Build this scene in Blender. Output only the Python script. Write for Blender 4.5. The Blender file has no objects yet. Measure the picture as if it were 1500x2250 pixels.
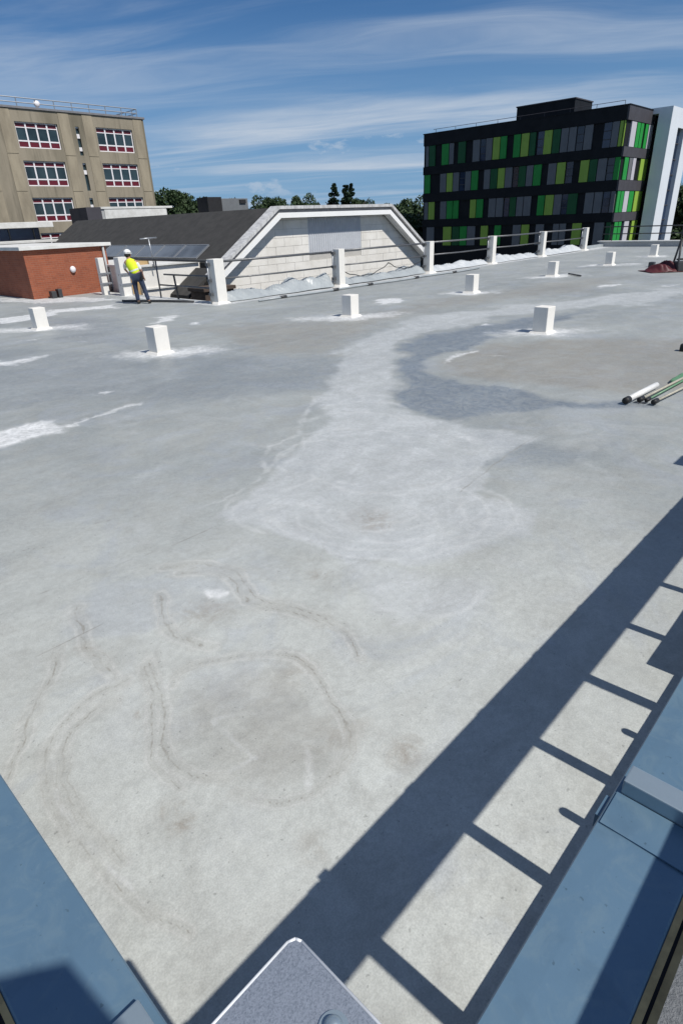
import bpy, bmesh, math, random
import numpy as np
from mathutils import Vector, Matrix
random.seed(7)
scene = bpy.context.scene
COL = scene.collection

# ------------------------------------------------------------------ camera
FOC, PITCH, ROLL, YAW, EYE = 1299.73, math.radians(26.255), math.radians(-2.424), math.radians(44.14), 2.4
_F = Vector((math.cos(PITCH)*math.cos(YAW), math.cos(PITCH)*math.sin(YAW), -math.sin(PITCH)))
_R0 = Vector((math.sin(YAW), -math.cos(YAW), 0)); _U0 = _R0.cross(_F)
_c, _s = math.cos(ROLL), math.sin(ROLL)
_R = _c*_R0 + _s*_U0; _U = -_s*_R0 + _c*_U0
cam = bpy.data.cameras.new('camera'); camo = bpy.data.objects.new('camera', cam); COL.objects.link(camo)
cam.sensor_fit = 'VERTICAL'; cam.sensor_height = 36; cam.lens = 36*FOC/2250
cam.clip_start = 0.02; cam.clip_end = 5000
camo.matrix_world = Matrix(((_R.x, _U.x, -_F.x, 0), (_R.y, _U.y, -_F.y, 0), (_R.z, _U.z, -_F.z, EYE), (0, 0, 0, 1)))
scene.camera = camo

def ray(px, py): return float(px-750)*_R - float(py-1125)*_U + FOC*_F
def G(px, py, z=0.0):                       # photo measurement -> point on a level plane
    d = ray(px, py); return Vector((0, 0, EYE)) + d*((z-EYE)/d.z)
def PL(px, py, ax, v):                      # photo measurement -> point on an upright plane
    d = ray(px, py); o = Vector((0, 0, EYE)); return o + d*((v-o[ax])/d[ax])

# ------------------------------------------------------------------ world + sun
SUN_EL, SUN_OFF = math.radians(53.6), math.radians(1.5)
def N(nt, typ, **kw):
    n = nt.nodes.new(typ)
    for k, v in kw.items():
        if k.startswith('i_'):
            key = k[2:]; key = int(key) if key.isdigit() else key.replace('_', ' ')
            n.inputs[key].default_value = v
        else: setattr(n, k, v)
    return n
def link(nt, a, b): nt.links.new(a, b)
def math_n(nt, op, a, b=None, c=None, clamp=False):
    n = nt.nodes.new('ShaderNodeMath'); n.operation = op; n.use_clamp = clamp
    for i, v in enumerate((a, b, c)):
        if v is None: continue
        if isinstance(v, (int, float)): n.inputs[i].default_value = v
        else: nt.links.new(v, n.inputs[i])
    return n.outputs[0]
def smooth(nt, v, lo, hi, a=0.0, b=1.0):
    n = nt.nodes.new('ShaderNodeMapRange'); n.interpolation_type = 'SMOOTHSTEP'
    nt.links.new(v, n.inputs[0])
    for i, x in zip((1, 2, 3, 4), (lo, hi, a, b)): n.inputs[i].default_value = x
    return n.outputs[0]
def mixc(nt, fac, a, b, mode='MIX'):
    n = nt.nodes.new('ShaderNodeMix'); n.data_type = 'RGBA'; n.blend_type = mode
    for i, v in ((0, fac), (6, a), (7, b)):
        if isinstance(v, (int, float)): n.inputs[i].default_value = v
        elif isinstance(v, tuple): n.inputs[i].default_value = (*v[:3], 1)
        else: nt.links.new(v, n.inputs[i])
    return n.outputs[2]
def noise(nt, vec, scale, detail=4, rough=.55, dist=0.0, out=0):
    n = N(nt, 'ShaderNodeTexNoise', i_Scale=scale, i_Detail=detail, i_Roughness=rough, i_Distortion=dist)
    if vec is not None: nt.links.new(vec, n.inputs['Vector'])
    return n.outputs[out]
def comb(nt, x, y, z):
    n = nt.nodes.new('ShaderNodeCombineXYZ')
    for i, v in enumerate((x, y, z)):
        if isinstance(v, (int, float)): n.inputs[i].default_value = v
        else: nt.links.new(v, n.inputs[i])
    return n.outputs[0]

world = bpy.data.worlds.new('World'); scene.world = world; world.use_nodes = True
wt = world.node_tree; wt.nodes.clear()
sky = N(wt, 'ShaderNodeTexSky', sky_type='NISHITA', sun_disc=False, sun_elevation=SUN_EL, sun_rotation=math.pi-SUN_OFF,
        altitude=50, air_density=1.0, dust_density=0.1, ozone_density=3.0)
tc = N(wt, 'ShaderNodeTexCoord')
sp = N(wt, 'ShaderNodeSeparateXYZ'); link(wt, tc.outputs['Generated'], sp.inputs[0])
zz = math_n(wt, 'MAXIMUM', sp.outputs[2], 0.0)
den = math_n(wt, 'ADD', zz, 0.06)
cx = math_n(wt, 'DIVIDE', sp.outputs[0], den); cy = math_n(wt, 'DIVIDE', sp.outputs[1], den)
ca, sa = math.cos(YAW-math.radians(90+9)), math.sin(YAW-math.radians(90+9))
al = math_n(wt, 'ADD', math_n(wt, 'MULTIPLY', cx, ca), math_n(wt, 'MULTIPLY', cy, sa))      # along the wind
ac = math_n(wt, 'SUBTRACT', math_n(wt, 'MULTIPLY', cy, ca), math_n(wt, 'MULTIPLY', cx, sa))  # across it
cv = comb(wt, math_n(wt, 'MULTIPLY', al, .42), ac, 0.0)
w1 = noise(wt, cv, .55, 3, .5)
acw = math_n(wt, 'ADD', ac, math_n(wt, 'MULTIPLY', math_n(wt, 'SUBTRACT', w1, .5), 1.8))
cv2 = comb(wt, math_n(wt, 'MULTIPLY', al, .26), acw, 3.7)
broad = noise(wt, cv2, .85, 7, .58, .35)
cv3 = comb(wt, math_n(wt, 'MULTIPLY', al, .5), math_n(wt, 'MULTIPLY', acw, 1.5), 9.1)
wisp = noise(wt, cv3, 2.3, 8, .66, .8)
veil = smooth(wt, noise(wt, comb(wt, math_n(wt, 'MULTIPLY', al, .4), ac, 5.0), .42, 3, .5), .36, .66)
dens = math_n(wt, 'MULTIPLY', smooth(wt, broad, .39, .70), math_n(wt, 'ADD', math_n(wt, 'MULTIPLY', wisp, .9), .42))
dens = math_n(wt, 'MULTIPLY', dens, math_n(wt, 'ADD', math_n(wt, 'MULTIPLY', veil, .62), .46))
# small fair-weather puffs low over the horizon
pc = N(wt, 'ShaderNodeVectorMath', operation='MULTIPLY'); link(wt, tc.outputs['Generated'], pc.inputs[0]); pc.inputs[1].default_value = (1, 1, 2.4)
puff = smooth(wt, noise(wt, pc.outputs[0], 13.0, 6, .58), .585, .70)
puff = math_n(wt, 'MULTIPLY', puff, math_n(wt, 'MULTIPLY', smooth(wt, sp.outputs[2], .02, .05), smooth(wt, sp.outputs[2], .17, .10)))
dens = math_n(wt, 'MAXIMUM', dens, math_n(wt, 'MULTIPLY', puff, .55), clamp=True)
tint = mixc(wt, 1.0, sky.outputs[0], (.44, .94, 1.46), 'MULTIPLY')
tint = mixc(wt, smooth(wt, sp.outputs[2], .34, -.02, 0, .85), tint, (4.8, 8.2, 12.8))   # bluish air near the horizon
skyc = mixc(wt, dens, tint, (11.0, 12.6, 14.8))
bg = N(wt, 'ShaderNodeBackground', i_Strength=.05); link(wt, skyc, bg.inputs[0])
wo = N(wt, 'ShaderNodeOutputWorld'); link(wt, bg.outputs[0], wo.inputs[0])

sl = bpy.data.lights.new('sun', 'SUN'); sl.energy = 5.0; sl.angle = math.radians(.53); sl.color = (1, .955, .89)
so = bpy.data.objects.new('sun', sl); COL.objects.link(so)
sd = Vector((math.sin(SUN_OFF)*math.cos(SUN_EL), -math.cos(SUN_OFF)*math.cos(SUN_EL), math.sin(SUN_EL)))
so.rotation_euler = sd.to_track_quat('Z', 'Y').to_euler(); so.location = (0, -30, 60)
scene.view_settings.view_transform = 'Standard'; scene.view_settings.look = 'None'
scene.view_settings.exposure = -0.10; scene.view_settings.gamma = 1.0; scene.view_settings.use_curve_mapping = False
scene.render.engine = 'CYCLES'

# ------------------------------------------------------------------ materials
MATS = {}
def base_mat(name, rough=.6, metal=0.0, spec=.5):
    m = bpy.data.materials.new(name); m.use_nodes = True; nt = m.node_tree
    b = nt.nodes['Principled BSDF']; b.inputs['Roughness'].default_value = rough; b.inputs['Metallic'].default_value = metal
    b.inputs['Specular IOR Level'].default_value = spec
    MATS[name] = m; return m, nt, b
def gen_mat(name, col, col2=None, scale=3.0, rough=.6, metal=0.0, bump=0.0, bscale=60.0, spec=.5, amt=.5, stretch=(1, 1, 1), obj=True):
    """two-tone mottled procedural surface"""
    m, nt, b = base_mat(name, rough, metal, spec)
    t = N(nt, 'ShaderNodeTexCoord'); mp = N(nt, 'ShaderNodeMapping'); mp.inputs['Scale'].default_value = stretch
    gpos = N(nt, 'ShaderNodeNewGeometry')
    link(nt, t.outputs['Object'] if obj else gpos.outputs['Position'], mp.inputs[0])
    v = mp.outputs[0]
    c2 = col2 or tuple(c*.72 for c in col)
    f = smooth(nt, noise(nt, v, scale, 6, .62), .35, .68, 0, amt*2 if amt < .5 else 1)
    f2 = math_n(nt, 'MULTIPLY', noise(nt, v, scale*9, 4, .7), .35)
    f3 = math_n(nt, 'ADD', math_n(nt, 'MULTIPLY', f, amt), math_n(nt, 'SUBTRACT', f2, .12), clamp=True)
    link(nt, mixc(nt, f3, col, c2), b.inputs['Base Color'])
    rr = math_n(nt, 'ADD', math_n(nt, 'MULTIPLY', f, .12), rough-.05); link(nt, rr, b.inputs['Roughness'])
    if bump:
        bp = N(nt, 'ShaderNodeBump', i_Strength=bump, i_Distance=.01); link(nt, noise(nt, v, bscale, 4, .6), bp.inputs['Height'])
        link(nt, bp.outputs[0], b.inputs['Normal'])
    return m
gen_mat('white_render', (.76, .74, .69), (.60, .575, .52), 5, .65, bump=.25, bscale=40, amt=.35)
gen_mat('steel_blue', (.118, .205, .290), (.085, .155, .225), 3.5, .40, metal=.25, bump=.05, bscale=25, spec=.5, amt=.6, obj=False)
gen_mat('steel_bright', (.36, .44, .49), (.26, .33, .38), 9, .38, metal=.6, obj=False)
gen_mat('rim_zinc_glint', (.80, .82, .84), None, 12, .45, metal=.1)
gen_mat('felt_grey', (.19, .20, .21), (.11, .12, .13), 60, .9, bump=.9, bscale=180, obj=False, amt=.8)
gen_mat('ochre_strip', (.52, .37, .16), (.25, .17, .07), 14, .45, obj=False, amt=.7)
gen_mat('black_gap', (.015, .015, .017), None, 5, .8)
gen_mat('rail_steel', (.16, .165, .17), (.09, .09, .095), 8, .45, metal=.5)
gen_mat('galv_tube', (.36, .38, .40), (.25, .26, .28), 9, .42, metal=.6)
gen_mat('dark_tube', (.045, .047, .05), (.03, .03, .03), 9, .5)
gen_mat('sheet_grey', (.36, .39, .40), (.22, .245, .26), 2.5, .42, bump=.3, bscale=12, obj=False)
gen_mat('sheet_white', (.55, .57, .58), (.34, .37, .39), 2.5, .42, bump=.3, bscale=12, obj=False)
gen_mat('roof_dark', (.042, .040, .037), (.026, .026, .025), 2.2, .85, bump=.6, bscale=30, obj=False, amt=.8)
gen_mat('block_cream', (.76, .74, .69), (.60, .575, .52), 1.4, .85, bump=.4, bscale=30, obj=False, amt=.6)
gen_mat('mortar', (.50, .48, .44), (.38, .37, .34), 3, .9)
gen_mat('barge_white', (.84, .84, .82), (.66, .66, .64), 1.2, .5, obj=False, amt=.3)
gen_mat('coping_grey', (.60, .60, .59), (.36, .36, .36), 3.0, .6, obj=False, amt=.9, stretch=(3, 1, 1))
gen_mat('soffit_grey', (.20, .20, .21), (.14, .14, .15), 3.0, .7, obj=False)
gen_mat('louvre_grey', (.50, .52, .55), (.40, .42, .45), 3.0, .6, obj=False)
gen_mat('concrete', (.30, .262, .198), (.155, .138, .10), .32, .9, bump=.3, bscale=14, obj=False, amt=.85, stretch=(1, 1, .22))
gen_mat('concrete_pale', (.36, .312, .228), (.22, .19, .14), .5, .9, bump=.3, bscale=14, obj=False, amt=.85, stretch=(1, 1, .3))
gen_mat('window_white', (.80, .79, .80), (.66, .62, .64), 3, .4, obj=False, amt=.4)
gen_mat('spandrel_red', (.135, .012, .022), (.075, .010, .018), 3, .35, obj=False)
gen_mat('cladding_black', (.016, .017, .020), (.010, .011, .013), .8, .6, obj=False, spec=.15)
gen_mat('cladding_grey', (.075, .072, .082), (.052, .05, .058), .8, .55, obj=False, spec=.2)
gen_mat('panel_lime', (.30, .46, .075), (.24, .38, .06), .9, .45, obj=False, spec=.3)
gen_mat('panel_green', (.025, .30, .055), (.02, .23, .04), .9, .45, obj=False, spec=.3)
gen_mat('panel_dark_green', (.012, .105, .035), (.01, .075, .025), .9, .45, obj=False, spec=.3)
gen_mat('panel_grey', (.165, .170, .180), (.125, .13, .14), .9, .45, obj=False, spec=.3)
gen_mat('panel_pale', (.55, .53, .57), (.46, .45, .5), .9, .45, obj=False, spec=.3)
gen_mat('tower_white', (.76, .79, .82), (.66, .70, .74), .7, .4, obj=False, amt=.5)
gen_mat('plant_grey', (.16, .17, .18), None, 2, .7)
gen_mat('brick_red', (.30, .088, .040), (.20, .055, .028), 2.2, .85, bump=.5, bscale=26, obj=False, amt=.75)
gen_mat('coping_white', (.70, .70, .67), (.50, .49, .46), 2.0, .6, obj=False, amt=.6)
gen_mat('wall_grey', (.42, .43, .43), (.32, .33, .33), 1.2, .7, obj=False)
gen_mat('ply', (.47, .33, .16), (.36, .24, .11), 4, .7, obj=False, stretch=(1, 1, .2))
gen_mat('brown_pier', (.085, .060, .045), (.05, .038, .03), 3, .85, obj=False)
gen_mat('hivis', (.72, .86, .02), (.60, .74, .02), 12, .7)
gen_mat('silver_band', (.70, .72, .70), None, 12, .4)
gen_mat('shirt', (.70, .70, .66), (.55, .55, .52), 12, .8)
gen_mat('denim', (.030, .045, .085), (.018, .026, .05), 12, .85)
gen_mat('skin', (.42, .24, .17), None, 12, .55)
gen_mat('helmet_white', (.82, .82, .80), None, 12, .35)
gen_mat('boot', (.02, .018, .016), None, 12, .7)
gen_mat('hair_dark', (.02, .016, .012), None, 12, .8)
gen_mat('red_sheet', (.085, .010, .014), (.035, .006, .008), 6, .55)
gen_mat('rod_white', (.80, .80, .78), None, 12, .4)
gen_mat('rod_green', (.12, .26, .14), (.10, .20, .12), 6, .45)
gen_mat('rod_tan', (.40, .38, .31), None, 12, .5)
gen_mat('black_rubber', (.012, .012, .013), None, 12, .6)
gen_mat('bark', (.07, .05, .035), (.04, .03, .02), 3, .9)
gen_mat('leaf', (.040, .075, .022), (.020, .042, .012), .45, .7, obj=False, amt=.9)
gen_mat('leaf_conifer', (.022, .050, .022), (.012, .030, .014), .45, .75, obj=False, amt=.9)
gen_mat('tarmac_grass', (.055, .075, .035), (.05, .05, .05), .05, .95, obj=False, amt=.9)

def glass_mat(name, col):
    m, nt, b = base_mat(name, .12, 0, .6); t = N(nt, 'ShaderNodeNewGeometry')
    f = noise(nt, t.outputs['Position'], .35, 3, .6)
    link(nt, mixc(nt, smooth(nt, f, .35, .65), col, tuple(c*2.3+.006 for c in col)), b.inputs['Base Color'])
    r = math_n(nt, 'ADD', math_n(nt, 'MULTIPLY', f, .2), .04); link(nt, r, b.inputs['Roughness'])
glass_mat('glass_dark', (.012, .022, .026)); glass_mat('glass_blue', (.008, .016, .036)); glass_mat('glass_panel', (.05, .058, .068))

# galvanised spangle
m, nt, b = base_mat('galvanised', .42, .75)
t = N(nt, 'ShaderNodeNewGeometry')
vo = N(nt, 'ShaderNodeTexVoronoi', i_Scale=520.0); link(nt, t.outputs['Position'], vo.inputs['Vector'])
sc = N(nt, 'ShaderNodeSeparateColor'); link(nt, vo.outputs['Color'], sc.inputs[0])
g1 = math_n(nt, 'ADD', math_n(nt, 'MULTIPLY', sc.outputs[0], .30), math_n(nt, 'MULTIPLY', noise(nt, t.outputs['Position'], 240, 3, .7), .95))
link(nt, mixc(nt, smooth(nt, g1, .2, .9), (.20, .235, .285), (.52, .56, .61)), b.inputs['Base Color'])
link(nt, smooth(nt, g1, .2, .9, .52, .38), b.inputs['Roughness'])

# blue-grey capping: smudges, dust, drip marks
m = MATS['steel_blue']; nt = m.node_tree; b = nt.nodes['Principled BSDF']
t = N(nt, 'ShaderNodeNewGeometry'); old = b.inputs['Base Color'].links[0].from_socket
f = smooth(nt, noise(nt, t.outputs['Position'], 34, 5, .7), .60, .78, 0, .5)
c = mixc(nt, f, old, (.18, .27, .34))
f = smooth(nt, noise(nt, t.outputs['Position'], 70, 2, .5), .70, .76, 0, .6)
c = mixc(nt, f, c, (.05, .09, .12))
mpc = N(nt, 'ShaderNodeMapping'); mpc.inputs['Scale'].default_value = (1, 1, 1); link(nt, t.outputs['Position'], mpc.inputs[0])
c = mixc(nt, smooth(nt, noise(nt, t.outputs['Position'], 11, 6, .7, 1.2), .46, .68, 0, .45), c, (.165, .245, .300))
c = mixc(nt, smooth(nt, noise(nt, t.outputs['Position'], 7, 5, .65, .8), .54, .72, 0, .45), c, (.085, .150, .215))
f = smooth(nt, noise(nt, t.outputs['Position'], 2.6, 3, .6), .48, .72, 0, .38)
link(nt, mixc(nt, f, c, (.165, .255, .31)), b.inputs['Base Color'])

# concrete: run-down staining under openings + panel tone
m = MATS['concrete']; nt = m.node_tree; b = nt.nodes['Principled BSDF']
t = N(nt, 'ShaderNodeNewGeometry'); mp = N(nt, 'ShaderNodeMapping'); mp.inputs['Scale'].default_value = (2.2, 2.2, .16); link(nt, t.outputs['Position'], mp.inputs[0])
old = b.inputs['Base Color'].links[0].from_socket
link(nt, mixc(nt, smooth(nt, noise(nt, mp.outputs[0], .9, 5, .65), .50, .72, 0, .55), old, (.10, .09, .065)), b.inputs['Base Color'])

# brickwork: course lines too fine to pick apart at this distance
m = MATS['brick_red']; nt = m.node_tree; b = nt.nodes['Principled BSDF']
t = N(nt, 'ShaderNodeNewGeometry'); s3 = N(nt, 'ShaderNodeSeparateXYZ'); link(nt, t.outputs['Position'], s3.inputs[0])
bv = comb(nt, math_n(nt, 'ADD', s3.outputs[0], s3.outputs[1]), s3.outputs[2], 0.0)
bk = N(nt, 'ShaderNodeTexBrick', i_Scale=1.0); link(nt, bv, bk.inputs['Vector'])
bk.inputs['Brick Width'].default_value = .225; bk.inputs['Row Height'].default_value = .075; bk.inputs['Mortar Size'].default_value = .006
bk.inputs['Color1'].default_value = (.34, .095, .042, 1); bk.inputs['Color2'].default_value = (.22, .062, .032, 1); bk.inputs['Mortar'].default_value = (.26, .17, .12, 1)
old = b.inputs['Base Color'].links[0].from_socket
link(nt, mixc(nt, .55, old, bk.outputs[0]), b.inputs['Base Color'])

# ------------------------------------------------------------------ mesh helpers
def bx(bm, x0, x1, y0, y1, z0, z1, bev=0.0):
    vs = [bm.verts.new(p) for p in ((x0, y0, z0), (x1, y0, z0), (x1, y1, z0), (x0, y1, z0), (x0, y0, z1), (x1, y0, z1), (x1, y1, z1), (x0, y1, z1))]
    fs = [bm.faces.new([vs[i] for i in q]) for q in ((3, 2, 1, 0), (4, 5, 6, 7), (0, 1, 5, 4), (1, 2, 6, 5), (2, 3, 7, 6), (3, 0, 4, 7))]
    if bev:
        es = list({e for f in fs for e in f.edges}); bmesh.ops.bevel(bm, geom=es, offset=bev, segments=2, affect='EDGES', profile=.6)
    return bm
def tube(bm, pts, r, seg=10, r2=None):
    pts = [Vector(p) for p in pts]; rings = []
    for i, p in enumerate(pts):
        a = pts[max(i-1, 0)]; c = pts[min(i+1, len(pts)-1)]; d = (c-a).normalized()
        up = Vector((0, 0, 1)) if abs(d.z) < .9 else Vector((1, 0, 0))
        s = d.cross(up).normalized(); u = s.cross(d)
        rr = r if r2 is None else r + (r2-r)*i/(len(pts)-1)
        rings.append([bm.verts.new(p + s*rr*math.cos(k*2*math.pi/seg) + u*rr*math.sin(k*2*math.pi/seg)) for k in range(seg)])
    for i in range(len(rings)-1):
        for k in range(seg):
            bm.faces.new((rings[i][k], rings[i][(k+1) % seg], rings[i+1][(k+1) % seg], rings[i+1][k]))
    bm.faces.new(rings[0][::-1]); bm.faces.new(rings[-1])
    return bm
def prism(bm, poly, ax, a, b):
    """polygon in the other two axes, extruded along axis ax from a to b"""
    def mk(p, v):
        q = [p[0], p[1]]; q.insert(ax, v); return bm.verts.new(q)
    A = [mk(p, a) for p in poly]; B = [mk(p, b) for p in poly]; n = len(poly)
    bm.faces.new(A); bm.faces.new(B[::-1])
    for i in range(n): bm.faces.new((A[i], A[(i+1) % n], B[(i+1) % n], B[i]))
    return bm
def obj(name, bm, mat, parent=None, smooth_=False):
    if isinstance(bm, bmesh.types.BMesh):
        bmesh.ops.recalc_face_normals(bm, faces=bm.faces[:])
        me = bpy.data.meshes.new(name); bm.to_mesh(me); bm.free()
    else: me = bm
    if mat and not me.materials: me.materials.append(MATS[mat])
    if smooth_:
        for p in me.polygons: p.use_smooth = True
    o = bpy.data.objects.new(name, me); COL.objects.link(o)
    if parent: o.parent = parent; o.matrix_parent_inverse = Matrix.Identity(4)
    return o
def tag(o, label, cat, group=None):
    o['label'] = label; o['category'] = cat
    if group: o['group'] = group
    return o
def thing(name, label, cat, loc=(0, 0, 0), rz=0.0, group=None):
    o = bpy.data.objects.new(name, None); COL.objects.link(o); o.location = loc; o.rotation_euler = (0, 0, rz)
    o.empty_display_size = .1
    return tag(o, label, cat, group)
def struct(o): o['kind'] = 'structure'; return o
B = bmesh.new
def part(name, mat, parent, x0, x1, y0, y1, z0, z1, bev=0.0): return obj(name, bx(B(), x0, x1, y0, y1, z0, z1, bev), mat, parent)
def copy_tree(o, parent=None):
    c = o.copy(); COL.objects.link(c)
    if parent: c.parent = parent
    for ch in list(o.children): copy_tree(ch, c)
    return c
def wall_holes(axis, at, thick, u0, u1, z0, z1, holes):
    """upright wall (along x when axis=1, along y when axis=0) at plane `at`, thickness going away, with real openings"""
    us = sorted({u0, u1, *[h[0] for h in holes], *[h[1] for h in holes]}); zs = sorted({z0, z1, *[h[2] for h in holes], *[h[3] for h in holes]})
    bm = B(); cell = {}
    for i in range(len(us)-1):
        for j in range(len(zs)-1):
            cu, cz = (us[i]+us[i+1])/2, (zs[j]+zs[j+1])/2
            cell[i, j] = not any(h[0] < cu < h[1] and h[2] < cz < h[3] for h in holes)
    cache = {}
    def V(u, z, d):
        k = (u, z, d)
        if k not in cache: cache[k] = bm.verts.new((u, at+d, z) if axis == 1 else (at+d, u, z))
        return cache[k]
    for (i, j), s in cell.items():
        if not s: continue
        a, b_, c, d = us[i], us[i+1], zs[j], zs[j+1]
        bm.faces.new((V(a, c, 0), V(b_, c, 0), V(b_, d, 0), V(a, d, 0)))
        bm.faces.new((V(a, d, thick), V(b_, d, thick), V(b_, c, thick), V(a, c, thick)))
        for (di, dj, p, q) in ((-1, 0, (a, c), (a, d)), (1, 0, (b_, d), (b_, c)), (0, -1, (b_, c), (a, c)), (0, 1, (a, d), (b_, d))):
            if not cell.get((i+di, j+dj), False):
                bm.faces.new((V(*p, 0), V(*q, 0), V(*q, thick), V(*p, thick)))
    return bm

GROUND = -8.0
# ------------------------------------------------------------------ far ground
bm = B(); bmesh.ops.create_grid(bm, x_segments=40, y_segments=40, size=900)
for v in bm.verts: v.co.z = GROUND
struct(obj('ground', bm, 'tarmac_grass'))

# ------------------------------------------------------------------ roof deck with its stains
XE, YE, XN, YN = 47.0, 17.95, 12.95, 31.0      # far ends of the deck, notch corner
def spaced(lo, brk, hi, d0=.016, k=.0078):
    out = [lo]
    while out[-1] < hi:
        out.append(out[-1] + max(d0, k*out[-1]))
    out = np.array(out); out[-1] = hi
    i = np.argmin(abs(out-brk)); out[i] = brk
    return out
gx = spaced(-.30, XN, XE); gy = spaced(-.30, YE, YN)
NX, NY = len(gx), len(gy)
PX, PY = np.meshgrid(gx, gy); P = np.stack([PX.ravel(), PY.ravel()], 1)
DIST = np.hypot(P[:, 0], P[:, 1]) + .6
def vnoise(p, seed):
    i = np.floor(p).astype(np.int64); f = p - i; f = f*f*f*(f*(f*6-15)+10)
    def h(a, b):
        n = (a*374761393 + b*668265263 + seed*974634777) & 0xffffffff
        n = ((n ^ (n >> 13))*1274126177) & 0xffffffff
        return ((n ^ (n >> 16)) & 0xffff)/65535.0
    a = h(i[:, 0], i[:, 1]); b = h(i[:, 0]+1, i[:, 1]); c = h(i[:, 0], i[:, 1]+1); d = h(i[:, 0]+1, i[:, 1]+1)
    return (a*(1-f[:, 0])+b*f[:, 0])*(1-f[:, 1]) + (c*(1-f[:, 0])+d*f[:, 0])*f[:, 1]
def fbm(p, sc, seed, octv=5, g=.55):
    s = np.zeros(len(p)); a = 1.0; t = 0
    for o in range(octv):
        s += a*vnoise(p*sc*2**o + 17.3*o, seed+o); t += a; a *= g
    return s/t
def gp(pts): return np.array([G(*q)[:2] for q in pts])
# domain warp so that nothing runs dead straight
W = np.stack([fbm(P, .9, 11)-.5, fbm(P, .9, 23)-.5], 1)
W2 = np.stack([fbm(P, 4.5, 31, 4)-.5, fbm(P, 4.5, 43, 4)-.5], 1)
PW = P + W*(.07*DIST)[:, None]*1.0 + W2*(.020*DIST)[:, None]
def seg_dist(p, pts, closed=False):
    if not closed and len(p) > 1000:          # only work near the line
        lo, hi = pts.min(0), pts.max(0); m = .08*(np.hypot(*hi)+1)
        k = np.all((p > lo-m) & (p < hi+m), axis=1); d = np.full(len(p), 1e9)
        if k.sum() <= 1000: return d if not k.any() else np.where(k, _sd(p, pts, False), d)
        d[k] = _sd(p[k], pts, False); return d
    return _sd(p, pts, closed)
def _sd(p, pts, closed):
    d = np.full(len(p), 1e9); n = len(pts)
    for i in range(n if closed else n-1):
        a = pts[i]; b = pts[(i+1) % n]; ab = b-a
        t = np.clip(((p-a)@ab)/max(ab@ab, 1e-9), 0, 1)
        d = np.minimum(d, np.hypot(*(p - a - t[:, None]*ab).T))
    return d
def inside(p, pts):
    c = np.zeros(len(p), bool); n = len(pts)
    for i in range(n):
        a = pts[i]; b = pts[(i+1) % n]
        with np.errstate(divide='ignore', invalid='ignore'):
            m = ((a[1] > p[:, 1]) != (b[1] > p[:, 1])) & (p[:, 0] < (b[0]-a[0])*(p[:, 1]-a[1])/(b[1]-a[1]+1e-12)+a[0])
        c ^= m
    return c
def sdf(pts, p=None):                       # positive inside, in units of 1% of the distance to the spot
    p = PW if p is None else p
    pts = gp(pts); d = seg_dist(p, pts, True); return np.where(inside(p, pts), d, -d)/(DIST*.01)
def ss(x, lo, hi): t = np.clip((x-lo)/(hi-lo), 0, 1); return t*t*(3-2*t)
def catmull(pts, n=7):
    pts = np.array(pts, float); out = []
    for i in range(len(pts)-1):
        p0 = pts[max(i-1, 0)]; p1 = pts[i]; p2 = pts[i+1]; p3 = pts[min(i+2, len(pts)-1)]
        for k in range(n):
            t = k/n; out.append(.5*((2*p1)+(-p0+p2)*t+(2*p0-5*p1+4*p2-p3)*t*t+(-p0+3*p1-3*p2+p3)*t**3))
    out.append(pts[-1]); return out

flow = sdf([(1500, 628), (1300, 650), (1100, 672), (960, 690), (850, 722), (770, 750), (745, 775), (735, 810), (690, 850), (700, 880), (690, 930), (640, 990),
            (570, 1070), (480, 1140), (620, 1170), (760, 1222), (900, 1226), (1050, 1200), (1190, 1185), (1195, 1140), (1050, 1085), (1090, 1010), (1190, 950),
            (1010, 930), (870, 890), (858, 850), (855, 790), (880, 760), (950, 730), (1060, 705), (1200, 685), (1500, 660)])
flow = ss(flow, -.5, 1.4)
flow2 = ss(sdf([(740, 1210), (900, 1235), (1060, 1240), (1085, 1290), (1030, 1340), (900, 1365), (820, 1340), (790, 1280)]), -2, 3)*.8
wet = ss(sdf([(1330, 680), (1060, 712), (950, 735), (880, 765), (858, 795), (862, 860), (880, 890), (1000, 925), (1100, 905), (1250, 895), (1500, 905), (1400, 880), (1300, 882), (1180, 862),
              (1080, 845), (960, 836), (925, 812), (950, 785), (1060, 748), (1180, 715)]), -.8, 1.6)
wetl = .62*ss(sdf([(-100, 760), (150, 770), (300, 785), (560, 775), (730, 790), (690, 850), (560, 860), (400, 880), (200, 870), (-100, 900)]), -6, 4)*.8
wetl = np.maximum(wetl, ss(sdf([(90, 690), (270, 700), (300, 760), (80, 750)]), -2, 3)*.5)
wetl = np.maximum(wetl, ss(sdf([(1000, 930), (1180, 960), (1330, 990), (1250, 1020), (1060, 1020), (1000, 1060), (1090, 990)]), -2, 3)*.5)
tan = ss(sdf([(965, 795), (1050, 752), (1250, 745), (1600, 735), (1600, 850), (1380, 872), (1200, 850), (1060, 838), (970, 832)]), -1.2, 3)
tan = np.maximum(tan, .75*ss(sdf([(400, 720), (720, 700), (1000, 650), (1200, 620), (1400, 600), (1300, 640), (950, 680), (780, 740), (740, 780), (560, 770)]), -2, 4))
tan = np.maximum(tan, .55*ss(sdf([(380, 1480), (520, 1440), (650, 1440), (760, 1590), (735, 1700), (600, 1755), (460, 1690), (380, 1600)]), -2, 6))
# deck turns a darker grey away from the viewer; the near corner is paler
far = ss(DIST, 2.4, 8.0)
far = far*(.75+.5*(fbm(PW, .35, 77, 4)-.5))
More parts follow.
